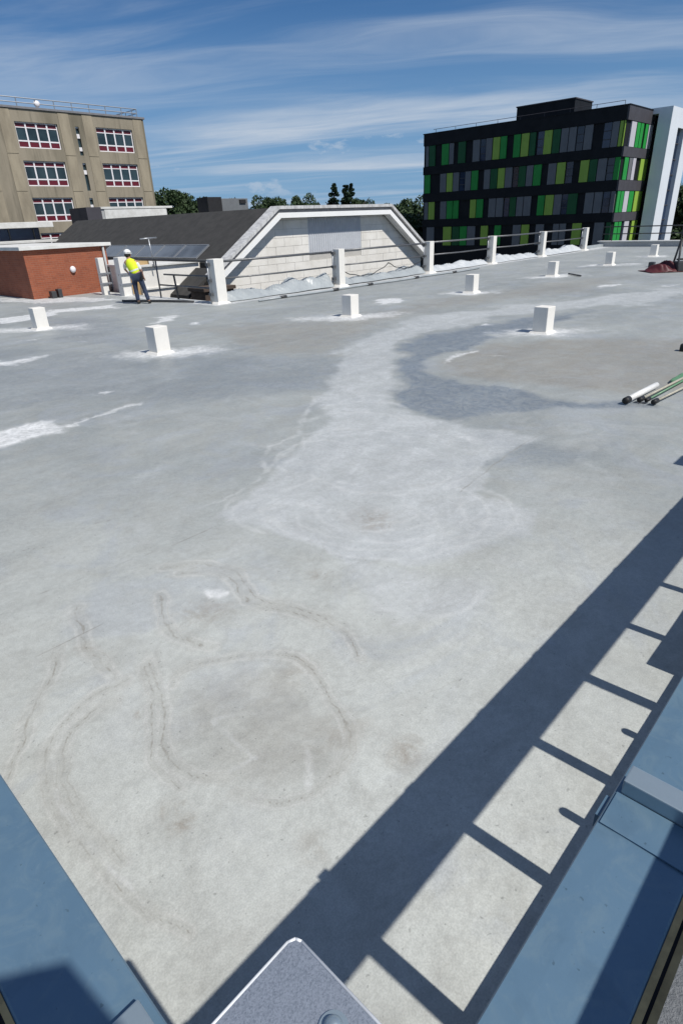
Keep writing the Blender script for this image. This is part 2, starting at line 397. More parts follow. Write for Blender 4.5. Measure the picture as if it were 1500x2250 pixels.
# white bloom round the stubs and in scattered patches
STUBS = [(12.85, 6.05), (12.65, 11.6), (18.85, 11.6), (25.1, 11.65), (31.0, 11.6), (37.1, 11.6), (6.7, 11.7), (6.7, 17.85)]
white = np.zeros(len(P))
for i, (x, y) in enumerate(STUBS):
    dx = PW[:, 0]-x; dy = PW[:, 1]-y
    # bloom is dragged along the fall of the roof (about 45 degrees)
    u = (dx - dy)*.7071; v = (dx+dy)*.7071
    r = np.hypot(u/(1.25+.35*math.sin(i*2.1)), v/.60)
    white = np.maximum(white, ss(r, 1.6, .1)*.85)
    white = np.maximum(white, ss(np.maximum(abs(P[:, 0]-x), abs(P[:, 1]-y)), .34, .24)*1.0)
def wpatch(pts, lo=-.6, hi=2.0, amt=.9):
    global white
    white = np.maximum(white, amt*ss(sdf(pts), lo, hi))
wpatch([(-60, 935), (0, 935), (70, 918), (147, 930), (120, 955), (50, 972), (0, 985), (-60, 990)])
wpatch([(-60, 790), (0, 792), (110, 775), (115, 783), (20, 803), (-60, 806)])
wpatch([(205, 855), (230, 850), (252, 856), (228, 865)], -.4, 1)
wpatch([(-50, 705), (60, 690), (130, 680), (258, 668), (255, 678), (130, 690), (20, 712)], -.3, 1)
wpatch([(800, 662), (850, 655), (905, 656), (880, 668), (830, 670)], -.4, .9)
wpatch([(1310, 628), (1370, 622), (1372, 630), (1320, 634)], -.3, .8)
wpatch([(1440, 630), (1500, 618), (1500, 625), (1455, 634)], -.3, .8, .6)
wpatch([(410, 709), (440, 708), (448, 714), (420, 714)], -.3, .8)
wpatch([(330, 697), (380, 692), (390, 703), (345, 707)], -.4, .9, .8)
wpatch([(975, 790), (990, 778), (1040, 770), (1045, 775), (1000, 788), (990, 802), (980, 800)], -.3, .8, .75)
wpatch([(1045, 712), (1075, 708), (1080, 714), (1050, 717)], -.3, .8, .7)
wpatch([(-40, 650), (100, 655), (200, 652), (300, 655), (200, 662), (60, 664), (-40, 660)], -.3, .8, .7)
wpatch([(980, 955), (1040, 950), (1110, 968), (1060, 978), (1000, 972)], -1, 2, .35)
wpatch([(430, 1290), (470, 1284), (498, 1290), (480, 1302), (450, 1304)], -.5, .8, .75)
wpatch([(650, 1600), (672, 1610), (690, 1700), (680, 1760), (665, 1700)], -1, 1.5, .5)
wst = seg_dist(PW, gp(catmull([(140, 932), (170, 918), (220, 902), (260, 892), (298, 887)])))/(DIST*.01)
white = np.maximum(white, ss(wst, 1.1, .2)*.65)
for ln in ([(60, 745), (130, 742), (180, 748)], [(0, 725), (60, 722), (120, 718)], [(1070, 848), (1130, 858), (1190, 866)], [(960, 800), (1000, 790), (1100, 785)]):
    white = np.maximum(white, ss(seg_dist(PW, gp(catmull(ln)))/(DIST*.01), .8, .1)*.5*(fbm(P, 3, 5) > .5))
# foot of the far edge is coated brighter
edge = np.where(P[:, 0] > 12.2, 17.75-P[:, 1], 9.)
white = np.maximum(white, ss(edge, .85, .35)*.6)
# tide lines
LINES = [[(360, 1243), (480, 1240), (545, 1280), (565, 1310), (640, 1330), (710, 1360), (770, 1395), (790, 1435)],
         [(350, 1300), (358, 1350), (370, 1385), (412, 1400), (455, 1412)], [(420, 1395), (430, 1410), (470, 1416)],
         [(330, 1450), (342, 1500), (360, 1560), (357, 1620), (380, 1665), (430, 1695), (490, 1702)],
         [(318, 1460), (330, 1530), (335, 1620), (350, 1680), (400, 1720)],
         [(380, 1500), (420, 1462), (520, 1440), (640, 1440), (700, 1500), (760, 1580), (772, 1625), (742, 1690), (690, 1742), (600, 1757), (520, 1735)],
         [(280, 1492), (205, 1530), (135, 1590), (103, 1660), (112, 1740), (150, 1830), (230, 1920), (320, 1992), (420, 2040)],
         [(240, 1540), (175, 1585), (143, 1650), (152, 1740), (200, 1825), (270, 1890)],
         [(395, 1255), (480, 1255), (530, 1290), (548, 1320)], [(175, 1330), (185, 1400), (215, 1450), (250, 1490)],
         [(560, 1325), (650, 1345), (700, 1370)], [(0, 1720), (40, 1650), (70, 1560), (110, 1480), (130, 1420)]]
dl = np.full(len(P), 9.0)
W3 = np.stack([fbm(P, 14., 51, 3)-.5, fbm(P, 14., 63, 3)-.5], 1)
PWs = P + W2*(.026*DIST)[:, None] + W3*(.004*DIST)[:, None]
for ln in LINES: dl = np.minimum(dl, seg_dist(PWs, gp(catmull(ln)))/(DIST*.01))
CRACK = [[(-40, 1495), (100, 1428), (210, 1375), (262, 1350)], [(-40, 1345), (120, 1290), (250, 1240), (400, 1185), (520, 1130)],
         [(-20, 1218), (120, 1196), (150, 1180), (200, 1150), (300, 1130)], [(640, 1272), (700, 1262), (770, 1240), (815, 1225)],
         [(1010, 1080), (1060, 1040), (1110, 1000), (1180, 955)]]
dc = np.full(len(P), 9.0)
for ln in CRACK: dc = np.minimum(dc, seg_dist(P + W2*(.006*DIST)[:, None], gp(catmull(ln)))/(DIST*.01))
# pale scum lines of the dried pool in the middle
SCUM = [[(590, 1130), (650, 1180), (720, 1208), (800, 1224), (900, 1224), (980, 1208), (1060, 1185)], [(770, 1060), (850, 1085), (940, 1080), (1010, 1055), (1060, 1020)],
        [(440, 1110), (520, 1080), (600, 1020), (640, 985)], [(600, 1090), (680, 1050), (760, 1060)], [(860, 1365), (960, 1352), (1030, 1330), (1070, 1290)],
        [(690, 870), (660, 930), (670, 980)], [(500, 1140), (620, 1110), (740, 1120), (780, 1170)], [(820, 1120), (900, 1110), (960, 1150), (940, 1190)],
        [(560, 1570), (470, 1580), (480, 1600), (540, 1650), (560, 1660)], [(490, 1700), (530, 1670), (555, 1655)], [(120, 1660), (135, 1760), (190, 1860), (290, 1950)]]
for (ex, ey, rx, ry, a0, a1) in ((830, 1120, 90, 26, 20, 190), (830, 1122, 140, 42, -10, 200), (835, 1125, 190, 62, 10, 175), (840, 1120, 250, 84, 20, 150), (700, 1120, 120, 40, 120, 260), (690, 1125, 170, 55, 130, 250),
                             (960, 1130, 60, 45, -70, 90), (990, 1130, 80, 60, -80, 60), (1020, 1130, 110, 62, -70, 50), (720, 1010, 110, 45, 150, 300), (760, 1010, 180, 70, 160, 280), (840, 1030, 150, 50, 20, 170), (790, 970, 120, 30, 180, 340),
                             (640, 1130, 60, 28, 150, 330), (560, 1110, 60, 26, 170, 320), (930, 1300, 120, 46, 10, 170), (900, 1290, 70, 30, 30, 200), (780, 930, 110, 26, 190, 350), (800, 900, 90, 20, 200, 340)):
    SCUM.append([(ex+rx*math.cos(math.radians(a)), ey+ry*math.sin(math.radians(a))) for a in np.linspace(a0, a1, 7)])
dsn = np.full(len(P), 9.0)
for ln in SCUM: dsn = np.minimum(dsn, seg_dist(PWs, gp(catmull(ln)))/(DIST*.01))
# brown dirt smudges
dirt = np.zeros(len(P))
for (x, y, r, a) in ((385, 1760, 2.6, .8), (405, 1800, 2.4, .6), (885, 1650, 3.6, .6), (310, 1540, 1.6, .8), (830, 1135, 4, .5), (450, 1330, 5, .4), (200, 1420, 2.2, .5), (740, 1600, 5, .45), (690, 1860, 4, .35), (690, 1265, 3, .4), (640, 1480, 4, .35)):
    c = np.array(G(x, y)[:2]); dirt = np.maximum(dirt, a*ss(np.hypot(*(PW-c).T)/(DIST*.01), r*1.5, 0))
zz_ = (fbm(P, .16, 91, 3)-.5)*.035 + (fbm(P, 1.1, 95, 3)-.5)*.008
zz_ -= zz_.max()
verts = np.column_stack([P, zz_]).astype(np.float32)
ii, jj = np.meshgrid(np.arange(NX-1), np.arange(NY-1))
q0 = (jj*NX+ii).ravel(); quads = np.stack([q0, q0+1, q0+1+NX, q0+NX], 1)
fx = gx[ii.ravel()]; fy = gy[jj.ravel()]
quads = quads[~((fx >= XN-1e-4) & (fy >= YE-1e-4))].astype(np.int32)
me = bpy.data.meshes.new('roof_deck')
me.vertices.add(len(verts)); me.vertices.foreach_set('co', verts.ravel())
me.loops.add(quads.size); me.loops.foreach_set('vertex_index', quads.ravel())
me.polygons.add(len(quads)); me.polygons.foreach_set('loop_start', np.arange(0, quads.size, 4, dtype=np.int32))
me.update(calc_edges=True)
me.polygons.foreach_set('use_smooth', np.ones(len(quads), bool))
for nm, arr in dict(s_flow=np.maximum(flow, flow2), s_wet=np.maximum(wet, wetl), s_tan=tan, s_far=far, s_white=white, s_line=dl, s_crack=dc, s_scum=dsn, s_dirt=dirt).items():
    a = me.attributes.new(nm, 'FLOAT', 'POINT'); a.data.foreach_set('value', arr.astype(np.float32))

m, nt, b = base_mat('deck_coating', .5, 0, .45)
def at(nm):
    n = N(nt, 'ShaderNodeAttribute', attribute_name=nm); return n.outputs['Fac']
t = N(nt, 'ShaderNodeNewGeometry'); pos = t.outputs['Position']
n_big = noise(nt, pos, .55, 5, .6, .6); n_mid = noise(nt, pos, 2.6, 6, .65, .9); n_fine = noise(nt, pos, 24, 5, .7); n_grit = noise(nt, pos, 130, 2, .6)
# brush-like swirls
sw_ = noise(nt, pos, 1.1, 7, .66, 2.6); sw2_ = noise(nt, pos, 3.2, 6, .7, 3.2)
sw_ = smooth(nt, math_n(nt, 'ADD', math_n(nt, 'MULTIPLY', sw_, .6), math_n(nt, 'MULTIPLY', sw2_, .4)), .36, .64)
pale, grey = (.452, .470, .446), (.192, .214, .222)
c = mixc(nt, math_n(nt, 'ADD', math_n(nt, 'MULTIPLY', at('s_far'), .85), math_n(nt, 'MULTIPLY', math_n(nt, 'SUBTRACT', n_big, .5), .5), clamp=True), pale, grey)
c = mixc(nt, smooth(nt, n_mid, .40, .68, 0, .40), c, (.315, .320, .298))
c = mixc(nt, smooth(nt, noise(nt, pos, 1.3, 6, .62, 1.5), .50, .66, 0, .26), c, (.42, .44, .445))
c = mixc(nt, smooth(nt, noise(nt, pos, .9, 5, .62, 1.0), .50, .64, 0, .32), c, (.300, .330, .372))
c = mixc(nt, math_n(nt, 'MULTIPLY', at('s_wet'), math_n(nt, 'ADD', math_n(nt, 'MULTIPLY', smooth(nt, sw2_, .34, .66), .55), .42), clamp=True), c, (.165, .192, .222))
c = mixc(nt, math_n(nt, 'MULTIPLY', at('s_tan'), math_n(nt, 'ADD', math_n(nt, 'MULTIPLY', n_mid, 1.1), .1), clamp=True), c, (.250, .240, .212))
c = mixc(nt, math_n(nt, 'MULTIPLY', at('s_flow'), math_n(nt, 'ADD', math_n(nt, 'MULTIPLY', sw_, .40), .56), clamp=True), c, (.425, .445, .448))
c = mixc(nt, math_n(nt, 'MULTIPLY', math_n(nt, 'MULTIPLY', at('s_flow'), smooth(nt, sw_, .62, .9)), .35), c, (.48, .50, .505))
c = mixc(nt, math_n(nt, 'MULTIPLY', at('s_dirt'), math_n(nt, 'ADD', math_n(nt, 'MULTIPLY', smooth(nt, sw2_, .38, .62), 1.1), math_n(nt, 'MULTIPLY', n_fine, .25)), clamp=True), c, (.25, .225, .19))
brk = smooth(nt, noise(nt, pos, 3.1, 3, .6), .34, .56)
ln = math_n(nt, 'ADD', at('s_line'), math_n(nt, 'MULTIPLY', math_n(nt, 'SUBTRACT', n_fine, .5), .22))
dark = math_n(nt, 'MULTIPLY', smooth(nt, ln, .27, .05), math_n(nt, 'ADD', math_n(nt, 'MULTIPLY', brk, .42), .34))
c = mixc(nt, dark, c, (.245, .235, .205))
band = math_n(nt, 'MULTIPLY', smooth(nt, ln, 2.4, .5), .34); c = mixc(nt, math_n(nt, 'MULTIPLY', band, math_n(nt, 'SUBTRACT', 1.0, dark)), c, (.34, .335, .305))
ln2 = math_n(nt, 'MULTIPLY', smooth(nt, math_n(nt, 'ABSOLUTE', math_n(nt, 'SUBTRACT', ln, .95)), .16, .02), math_n(nt, 'MULTIPLY', smooth(nt, noise(nt, pos, 2.3, 3, .6), .42, .6), .32)); c = mixc(nt, ln2, c, (.27, .26, .23))
halo = math_n(nt, 'MULTIPLY', math_n(nt, 'MULTIPLY', smooth(nt, ln, .55, .9), smooth(nt, ln, 1.6, 1.0)), math_n(nt, 'MULTIPLY', brk, .35)); c = mixc(nt, halo, c, (.53, .54, .52))
cr = math_n(nt, 'MULTIPLY', smooth(nt, at('s_crack'), .26, .05), math_n(nt, 'ADD', math_n(nt, 'MULTIPLY', brk, .5), .12)); c = mixc(nt, cr, c, (.235, .23, .21))
scm = math_n(nt, 'ADD', at('s_scum'), math_n(nt, 'MULTIPLY', math_n(nt, 'SUBTRACT', n_fine, .5), 1.2))
c = mixc(nt, math_n(nt, 'MULTIPLY', smooth(nt, scm, .7, .0), math_n(nt, 'ADD', math_n(nt, 'MULTIPLY', brk, .38), .10)), c, (.52, .535, .53))
# thin drying contours
ct = math_n(nt, 'FRACT', math_n(nt, 'MULTIPLY', noise(nt, pos, .8, 4, .55, .8), 9.0))
ctl = math_n(nt, 'MULTIPLY', smooth(nt, math_n(nt, 'ABSOLUTE', math_n(nt, 'SUBTRACT', ct, .5)), .09, .0), math_n(nt, 'MULTIPLY', brk, .16)); c = mixc(nt, ctl, c, (.27, .265, .245))
wf = smooth(nt, math_n(nt, 'ADD', at('s_white'), math_n(nt, 'MULTIPLY', math_n(nt, 'SUBTRACT', noise(nt, pos, 5.0, 6, .65, .6), .5), 1.2)), .05, 1.05)
wf = math_n(nt, 'MULTIPLY', wf, smooth(nt, at('s_white'), .02, .15)); c = mixc(nt, math_n(nt, 'MULTIPLY', wf, math_n(nt, 'ADD', math_n(nt, 'MULTIPLY', smooth(nt, sw2_, .36, .62), .4), .45)), c, (.76, .77, .77))
mpp = N(nt, 'ShaderNodeMapping'); mpp.inputs['Rotation'].default_value = (0, 0, math.radians(38)); mpp.inputs['Scale'].default_value = (.55, 1.6, 1); link(nt, pos, mpp.inputs[0])
smr = smooth(nt, noise(nt, mpp.outputs[0], .75, 6, .6, 1.2), .30, .70, .93, 1.06); c = mixc(nt, 1.0, c, comb(nt, smr, smr, smr), 'MULTIPLY')
smr2 = smooth(nt, noise(nt, pos, 1.7, 7, .68, 2.2), .32, .68, .955, 1.04); c = mixc(nt, 1.0, c, comb(nt, smr2, smr2, smr2), 'MULTIPLY')
grit = smooth(nt, n_grit, .3, .7, .90, 1.08); sp_ = smooth(nt, noise(nt, pos, 45, 1, .5), .73, .78, 1.0, .72)
fm = smooth(nt, n_fine, .3, .7, .93, 1.06)
gv = math_n(nt, 'MULTIPLY', math_n(nt, 'MULTIPLY', grit, sp_), fm)
c = mixc(nt, 1.0, c, comb(nt, gv, gv, gv), 'MULTIPLY')
link(nt, c, b.inputs['Base Color'])
ro = math_n(nt, 'SUBTRACT', math_n(nt, 'ADD', .50, math_n(nt, 'MULTIPLY', n_mid, .22)), math_n(nt, 'MULTIPLY', at('s_wet'), .22)); link(nt, ro, b.inputs['Roughness'])
bp = N(nt, 'ShaderNodeBump', i_Strength=.35, i_Distance=.004)
link(nt, math_n(nt, 'ADD', math_n(nt, 'ADD', n_fine, math_n(nt, 'MULTIPLY', n_grit, .35)), math_n(nt, 'MULTIPLY', n_mid, 1.2)), bp.inputs['Height']); link(nt, bp.outputs[0], b.inputs['Normal'])
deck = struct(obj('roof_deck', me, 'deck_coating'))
# the building below the deck
bm = B()
prism(bm, [(-.5, -.5), (XE+.05, -.5), (XE+.05, YE+.05), (XN+.05, YE+.05), (XN+.05, YN+.05), (-.5, YN+.05)], 2, GROUND, -.12)
obj('outer_wall', bm, 'wall_grey', deck)

# ------------------------------------------------------------------ near corner: kerbs, railings with blue-grey capping
KH = .345
bm = B(); prism(bm, [(-.35, -.35), (9.5, -.35), (9.5, .20), (.14, .20), (.14, 9.5), (-.35, 9.5)], 2, -.1, KH)
bmesh.ops.bevel(bm, geom=[e for e in bm.edges if all(v.co.z > KH-.01 for v in e.verts)], offset=.02, segments=2, affect='EDGES')
struct(obj('kerb', bm, 'felt_grey'))
ZB0, ZB1 = 1.085, 1.29
rl = thing('guard_railing', 'blue-grey metal capped railing along the kerb with a splice bracket on its capping', 'railing', (0, 0, 0))
POSTX = [.96+.63*i for i in range(-1, 13)]
bm = B(); prism(bm, [(.025, ZB0), (.199, ZB0+.02), (.199, ZB1-.004), (.196, ZB1), (.150, ZB1+.001), (.030, ZB1-.001), (.025, ZB1-.006)], 0, .135, 9.4)
cap = obj('capping', bm, 'steel_blue', rl)
for x in POSTX:
    if x < .2: continue
    part('post', 'galv_tube', rl, x-.032, x+.032, .07, .13, KH-.03, ZB0+.02, .006)
    part('clip', 'steel_blue', rl, x-.03, x+.03, .185, .209, ZB1-.05, ZB1-.012)
br = obj('splice_bracket', bx(B(), 1.0, 1.052, -.02, .186, ZB1+.0015, ZB1+.042, .003), 'steel_bright', rl)
obj('splice_plate', bx(B(), .905, .998, -.02, .192, ZB1+.0015, ZB1+.0045), 'steel_blue', br)
bm = B(); bx(bm, .14, 9.4, .0135, .0248, ZB1-.016, ZB1-.004); bx(bm, .14, 9.4, -.004, .008, ZB1-.05, ZB1-.022)
obj('edge_strip', bm, 'ochre_strip', rl)
obj('edge_seal', bx(B(), .14, 9.4, .006, .0245, ZB1-.06, ZB1-.024), 'black_gap', rl)
ll = thing('guard_railing', 'blue-grey metal capped railing with a bare unspliced capping beside the plate', 'railing', (0, 0, 0))
bm = B(); prism(bm, [(-.03, ZB0), (.132, ZB0+.02), (.132, ZB1-.004), (.129, ZB1), (.085, ZB1+.001), (-.025, ZB1-.001), (-.03, ZB1-.006)], 1, -.03, 9.4)
obj('capping', bm, 'steel_blue', ll)
for i in range(15):
    y = .5+.63*i; part('post', 'galv_tube', ll, .03, .09, y-.032, y+.032, KH-.03, ZB0+.02, .006)
bm = B(); bx(bm, -.0405, -.0302, -.0, 9.4, ZB1-.016, ZB1-.004); bx(bm, -.06, -.048, 0, 9.4, ZB1-.05, ZB1-.022)
obj('edge_strip', bm, 'ochre_strip', ll)
obj('edge_seal', bx(B(), -.055, -.0305, 0, 9.4, ZB1-.06, ZB1-.024), 'black_gap', ll)
obj('corner_bracket', bx(B(), .03, .115, .545, .60, ZB1+.0015, ZB1+.03, .003), 'steel_bright', ll)
# chamfered galvanised plate over the corner
PZ = 1.372
pt = thing('corner_plate', 'speckled galvanised steel plate with clipped tip and domed bolt at the railing corner', 'plate', (0, 0, 0))
xa, ya, ch = .327, .462, .012
bm = B(); prism(bm, [(-.12, -.14), (xa, -.14), (xa, ya-ch-.004), (xa-.004, ya-.006), (xa-ch-.004, ya), (-.12, ya)], 2, PZ-.010, PZ)
bmesh.ops.bevel(bm, geom=[e for e in bm.edges if all(v.co.z > PZ-.001 for v in e.verts)], offset=.003, segments=2, affect='EDGES')
obj('plate', bm, 'galvanised', pt)
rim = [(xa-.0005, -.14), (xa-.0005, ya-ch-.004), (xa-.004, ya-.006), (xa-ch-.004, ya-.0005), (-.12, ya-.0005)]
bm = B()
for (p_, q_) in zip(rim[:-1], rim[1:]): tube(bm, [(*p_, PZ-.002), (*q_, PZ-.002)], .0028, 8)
obj('rim', bm, 'rim_zinc_glint', pt, True)  # zinc edge strip; its pale colour also carries the edge highlight
bq = G(733, 2262, PZ)
bm = B(); bmesh.ops.create_cone(bm, cap_ends=True, segments=24, radius1=.022, radius2=.022, depth=.004, matrix=Matrix.Translation((bq.x, bq.y, PZ+.002)))
wsh = obj('washer', bm, 'steel_bright', pt)
bm = B(); bmesh.ops.create_uvsphere(bm, u_segments=20, v_segments=10, radius=.0145, matrix=Matrix.Translation((bq.x, bq.y, PZ+.006)))
obj('bolt', bm, 'steel_bright', wsh, True)
for (x, y) in ((0.0, .02), (.06, .12)): part('bearer', 'galv_tube', pt, x-.03, x+.03, y-.03, y+.03, ZB1-.02, PZ-.008)
# stub pipes and a box on the kerb below the capping (their shadows cross the lit bays)
for (x, h) in ((1.93, .60), (2.575, .55), (.80, .64)):
    bm = B(); tube(bm, [(x, .10, KH-.03), (x, .10, h)], .024, 14); bmesh.ops.create_uvsphere(bm, u_segments=14, v_segments=8, radius=.024, matrix=Matrix.Translation((x, .10, h)))
    s = obj('vent_stub', bm, 'galv_tube', None, True); tag(s, 'short round metal stub standing on the kerb under the capping', 'pipe', 'stubs on the kerb')
bmx = part('body', 'wall_grey', None, 3.17, 3.95, .02, .16, KH-.02, .62, .01); bmx.name = 'junction_box'; tag(bmx, 'grey box fixed on the kerb under the capping', 'box')
hs = part('body', 'galv_tube', None, 6.53, 6.85, .04, .10, ZB1-.01, 1.86, .01); hs.name = 'shadow_plate'; tag(hs, 'unseen metal plate on the capping, added to cast a shadow across the deck', 'plate')  # unseen upright added to cast the dark shape beyond the band
# handrail inferred from its shadow; unseen scaffold added to cast the viewer's shadow
hr = thing('platform_handrail', 'square metal handrail on posts outside the capped railing', 'handrail', (0, 0, 0))
part('rail', 'galv_tube', hr, .30, 9.0, -.47, -.33, 1.74, 1.86, .01)
for k in (0, 3, 6, 9, 12): part('post', 'galv_tube', hr, .96+.63*k-.03, .96+.63*k+.03, -.43, -.37, GROUND, 1.75)
spole = thing('shadow_scaffold', 'unseen scaffold tube with a coupler and short board added to shade the capping', 'scaffold', (0, 0, 0))
obj('standard', tube(B(), [(.02, -.62, GROUND), (.02, -.62, 3.0)], .0242, 14), 'galv_tube', spole, True)
part('coupler', 'rail_steel', spole, -.03, .08, -.67, -.59, 2.66, 2.76, .01)
obj('board', prism(B(), [(-.30, 2.62), (.125, 2.62), (.10, 3.08), (-.03, 3.21), (-.05, 3.30), (-.30, 3.34)], 1, -.60, -.565), 'ply', spole)  # outline shaped to throw the viewer's shadow on the left capping

# ------------------------------------------------------------------ roof stubs (cut-off columns) and the tall posts
def stub(i, x, y):
    lab = {0: 'short white square stub surrounded by the brown-grey dried puddle', 1: 'short white square stub with a long white patch behind it', 6: 'short white square stub with the blue-grey damp patch before it',
           7: 'short white square stub standing out from the brick block', 5: 'short white square stub beside the low end wall'}.get(i, ['', '', 'short white square stub in front of the gable foot post', 'short white square stub with the short dark tube beside it', 'short white square stub between the dark tube and the end wall'][min(i, 4)])
    t_ = thing('column_stub', lab, 'stub', (x, y, 0), 0, 'white column stubs on the deck')
    h = .55+.01*((i*7) % 3)
    bm = B(); bx(bm, -.165, .165, -.165, .165, -.04, h, .012); obj('shaft', bm, 'white_render', t_)
    bm = B(); prism(bm, [(-.25, -.25), (.25, -.25), (.25, .25), (-.25, .25)], 2, -.04, .012)
    for v in bm.verts:
        if v.co.z > 0: v.co.x *= .76; v.co.y *= .76; v.co.z = .035
    obj('base_fillet', bm, 'white_render', t_)
    t_.rotation_euler.z = math.radians((-1.5, 1, 0, 2, -1, 1, 1.5, -1)[i])
for i, (x, y) in enumerate(STUBS): stub(i, x, y)

POSTS = [(12.72, 17.72), (18.6, 17.6), (24.85, 17.7), (30.45, 17.65), (36.2, 17.65), (42.2, 17.65)]
PLAB = ['tall white square post at the inner corner by the brown pier', 'tall white square post standing before the gable wall', 'tall white square post at the foot of the gable slope',
        'tall white square post before the shaded far end of the panelled building', 'tall white square post before the middle of the panelled building', 'tall white square post ending the rail before the end wall']
HP = 1.40
for i, (x, y) in enumerate(POSTS):
    t_ = thing('edge_post', PLAB[i], 'post', (x, y, 0), 0, 'tall white posts along the roof edge')
    hw = .20 if i == 0 else .165
    obj('shaft', bx(B(), -hw, hw, -hw, hw, -.05, HP-(.02*i if i < 3 else .05), .012), 'white_render', t_)
    bm = B(); prism(bm, [(-.32, -.30), (.32, -.30), (.32, .30), (-.32, .30)], 2, -.04, .012)
    for v in bm.verts:
        if v.co.z > 0: v.co.x *= .66; v.co.y *= .70; v.co.z = .06
    obj('base_fillet', bm, 'white_render', t_)
    for z in (.30, .74, 1.24):
        obj('clamp', bx(B(), -.30, -hw+.002, .02, .16, z-.05, z+.05, .01), 'rail_steel', t_)
        obj('clamp', bx(B(), hw-.002, .30, .02, .16, z-.05, z+.05, .01), 'rail_steel', t_)
    obj('rail_upright', tube(B(), [(-.27, .09, -.1), (-.27, .09, HP-.05)], .026, 8), 'galv_tube', t_, True)
BAY = ['before the gable wall beside the corner post', 'before the gable wall beside its foot slope', 'next beyond the gable foot', 'before the middle of the green panelled building', 'before the lit end of the green panelled building']
for i in range(5):
    a, b_ = POSTS[i], POSTS[i+1]
    gr = thing('rail_bay', 'grey tube rail bay '+BAY[i], 'rail', (0, 0, 0), 0, 'rail bays between the tall posts')
    y = 17.80
    obj('top_rail', tube(B(), [(a[0]+.2, y, 1.30), ((a[0]+b_[0])/2, y, 1.285), (b_[0]-.2, y, 1.28)], .040, 10), 'rail_steel', gr, True)
    obj('mid_rail', tube(B(), [(a[0]+.2, y, .76), ((a[0]+b_[0])/2, y, .735), (b_[0]-.2, y, .74)], .030, 10), 'rail_steel', gr, True)
# rails on the return side of the corner
gr = thing('rail_bay', 'dark tube rail returning from the corner post towards the brick block, behind the worker', 'rail', (0, 0, 0), 0, 'rail bays between the tall posts')
obj('top_rail', tube(B(), [(12.78, 17.95, 1.33), (12.78, 23.5, 1.33)], .048, 10), 'dark_tube', gr, True)
obj('mid_rail', tube(B(), [(12.78, 17.95, .83), (12.78, 21.1, .83)], .03, 10), 'rail_steel', gr, True)
obj('low_rail', tube(B(), [(12.78, 17.95, .45), (12.78, 21.5, .45)], .03, 10), 'rail_steel', gr, True)
obj('rail_upright', tube(B(), [(12.78, 20.45, .84), (12.78, 20.35, -.02)], .035, 10), 'dark_tube', gr, True)
obj('rail_upright', tube(B(), [(12.78, 21.55, 1.33), (12.78, 21.55, -.02)], .03, 10), 'rail_steel', gr, True)
# double post by the brick block
for (x, y, w, h, lab) in ((12.55, 23.75, .19, 1.42, 'tall white post with two pale clamps beside the plywood sheet'), (12.30, 25.0, .12, 1.40, 'slim white post against the brick block end')):
    t_ = thing('edge_post', lab, 'post', (x, y, 0)); obj('shaft', bx(B(), -w, w, -w, w, -.05, h, .012), 'white_render', t_)
    for z in (.42, .80): obj('clamp', bx(B(), -w-.12, w+.16, -w-.05, -w+.002, z-.04, z+.04, .01), 'galv_tube', t_)
ps = part('body', 'ply', None, 12.95, 13.9, 23.95, 24.0, -.4, 1.22, .003); ps.name = 'plywood_sheet'; tag(ps, 'ochre plywood sheet upright beside the white post and worker', 'board')

# upstand at the far edge with loose sheeting over it
up = thing('edge_upstand', 'low light grey upstand along the far roof edge under the posts', 'upstand', (0, 0, 0))
part('kerb', 'sheet_grey', up, 12.95, 46.6, 17.92, 18.25, -.1, .16, .02)
part('end_wall', 'wall_grey', up, 46.3, 46.8, 9.0, 18.3, -.1, .30, .02)
part('end_coping', 'coping_white', up, 46.22, 46.9, 8.9, 18.4, .30, .36, .01)
obj('end_rail', tube(B(), [(46.5, 18.2, 1.25), (46.5, 2.0, 1.25)], .035, 8), 'dark_tube', up, True)
obj('end_rail', tube(B(), [(46.5, 18.2, .80), (46.5, 2.0, .80)], .03, 8), 'dark_tube', up, True)
for y in (17.5, 13.0, 8.5, 4.0): obj('end_upright', tube(B(), [(46.5, y, .2), (46.5, y, 1.28)], .03, 8), 'dark_tube', up, True)
part('end_low_wall', 'wall_grey', up, 46.3, 46.8, -.3, 8.99, -.1, .30, .02)
SLAB = ['grey plastic sheeting crumpled over the upstand at the corner post', 'grey plastic sheeting hanging in folds below the gable', 'pale sheeting strewn past the gable foot',
        'white sheeting in soft folds before the green panelled building', 'white sheeting bunched up near the last tall post']
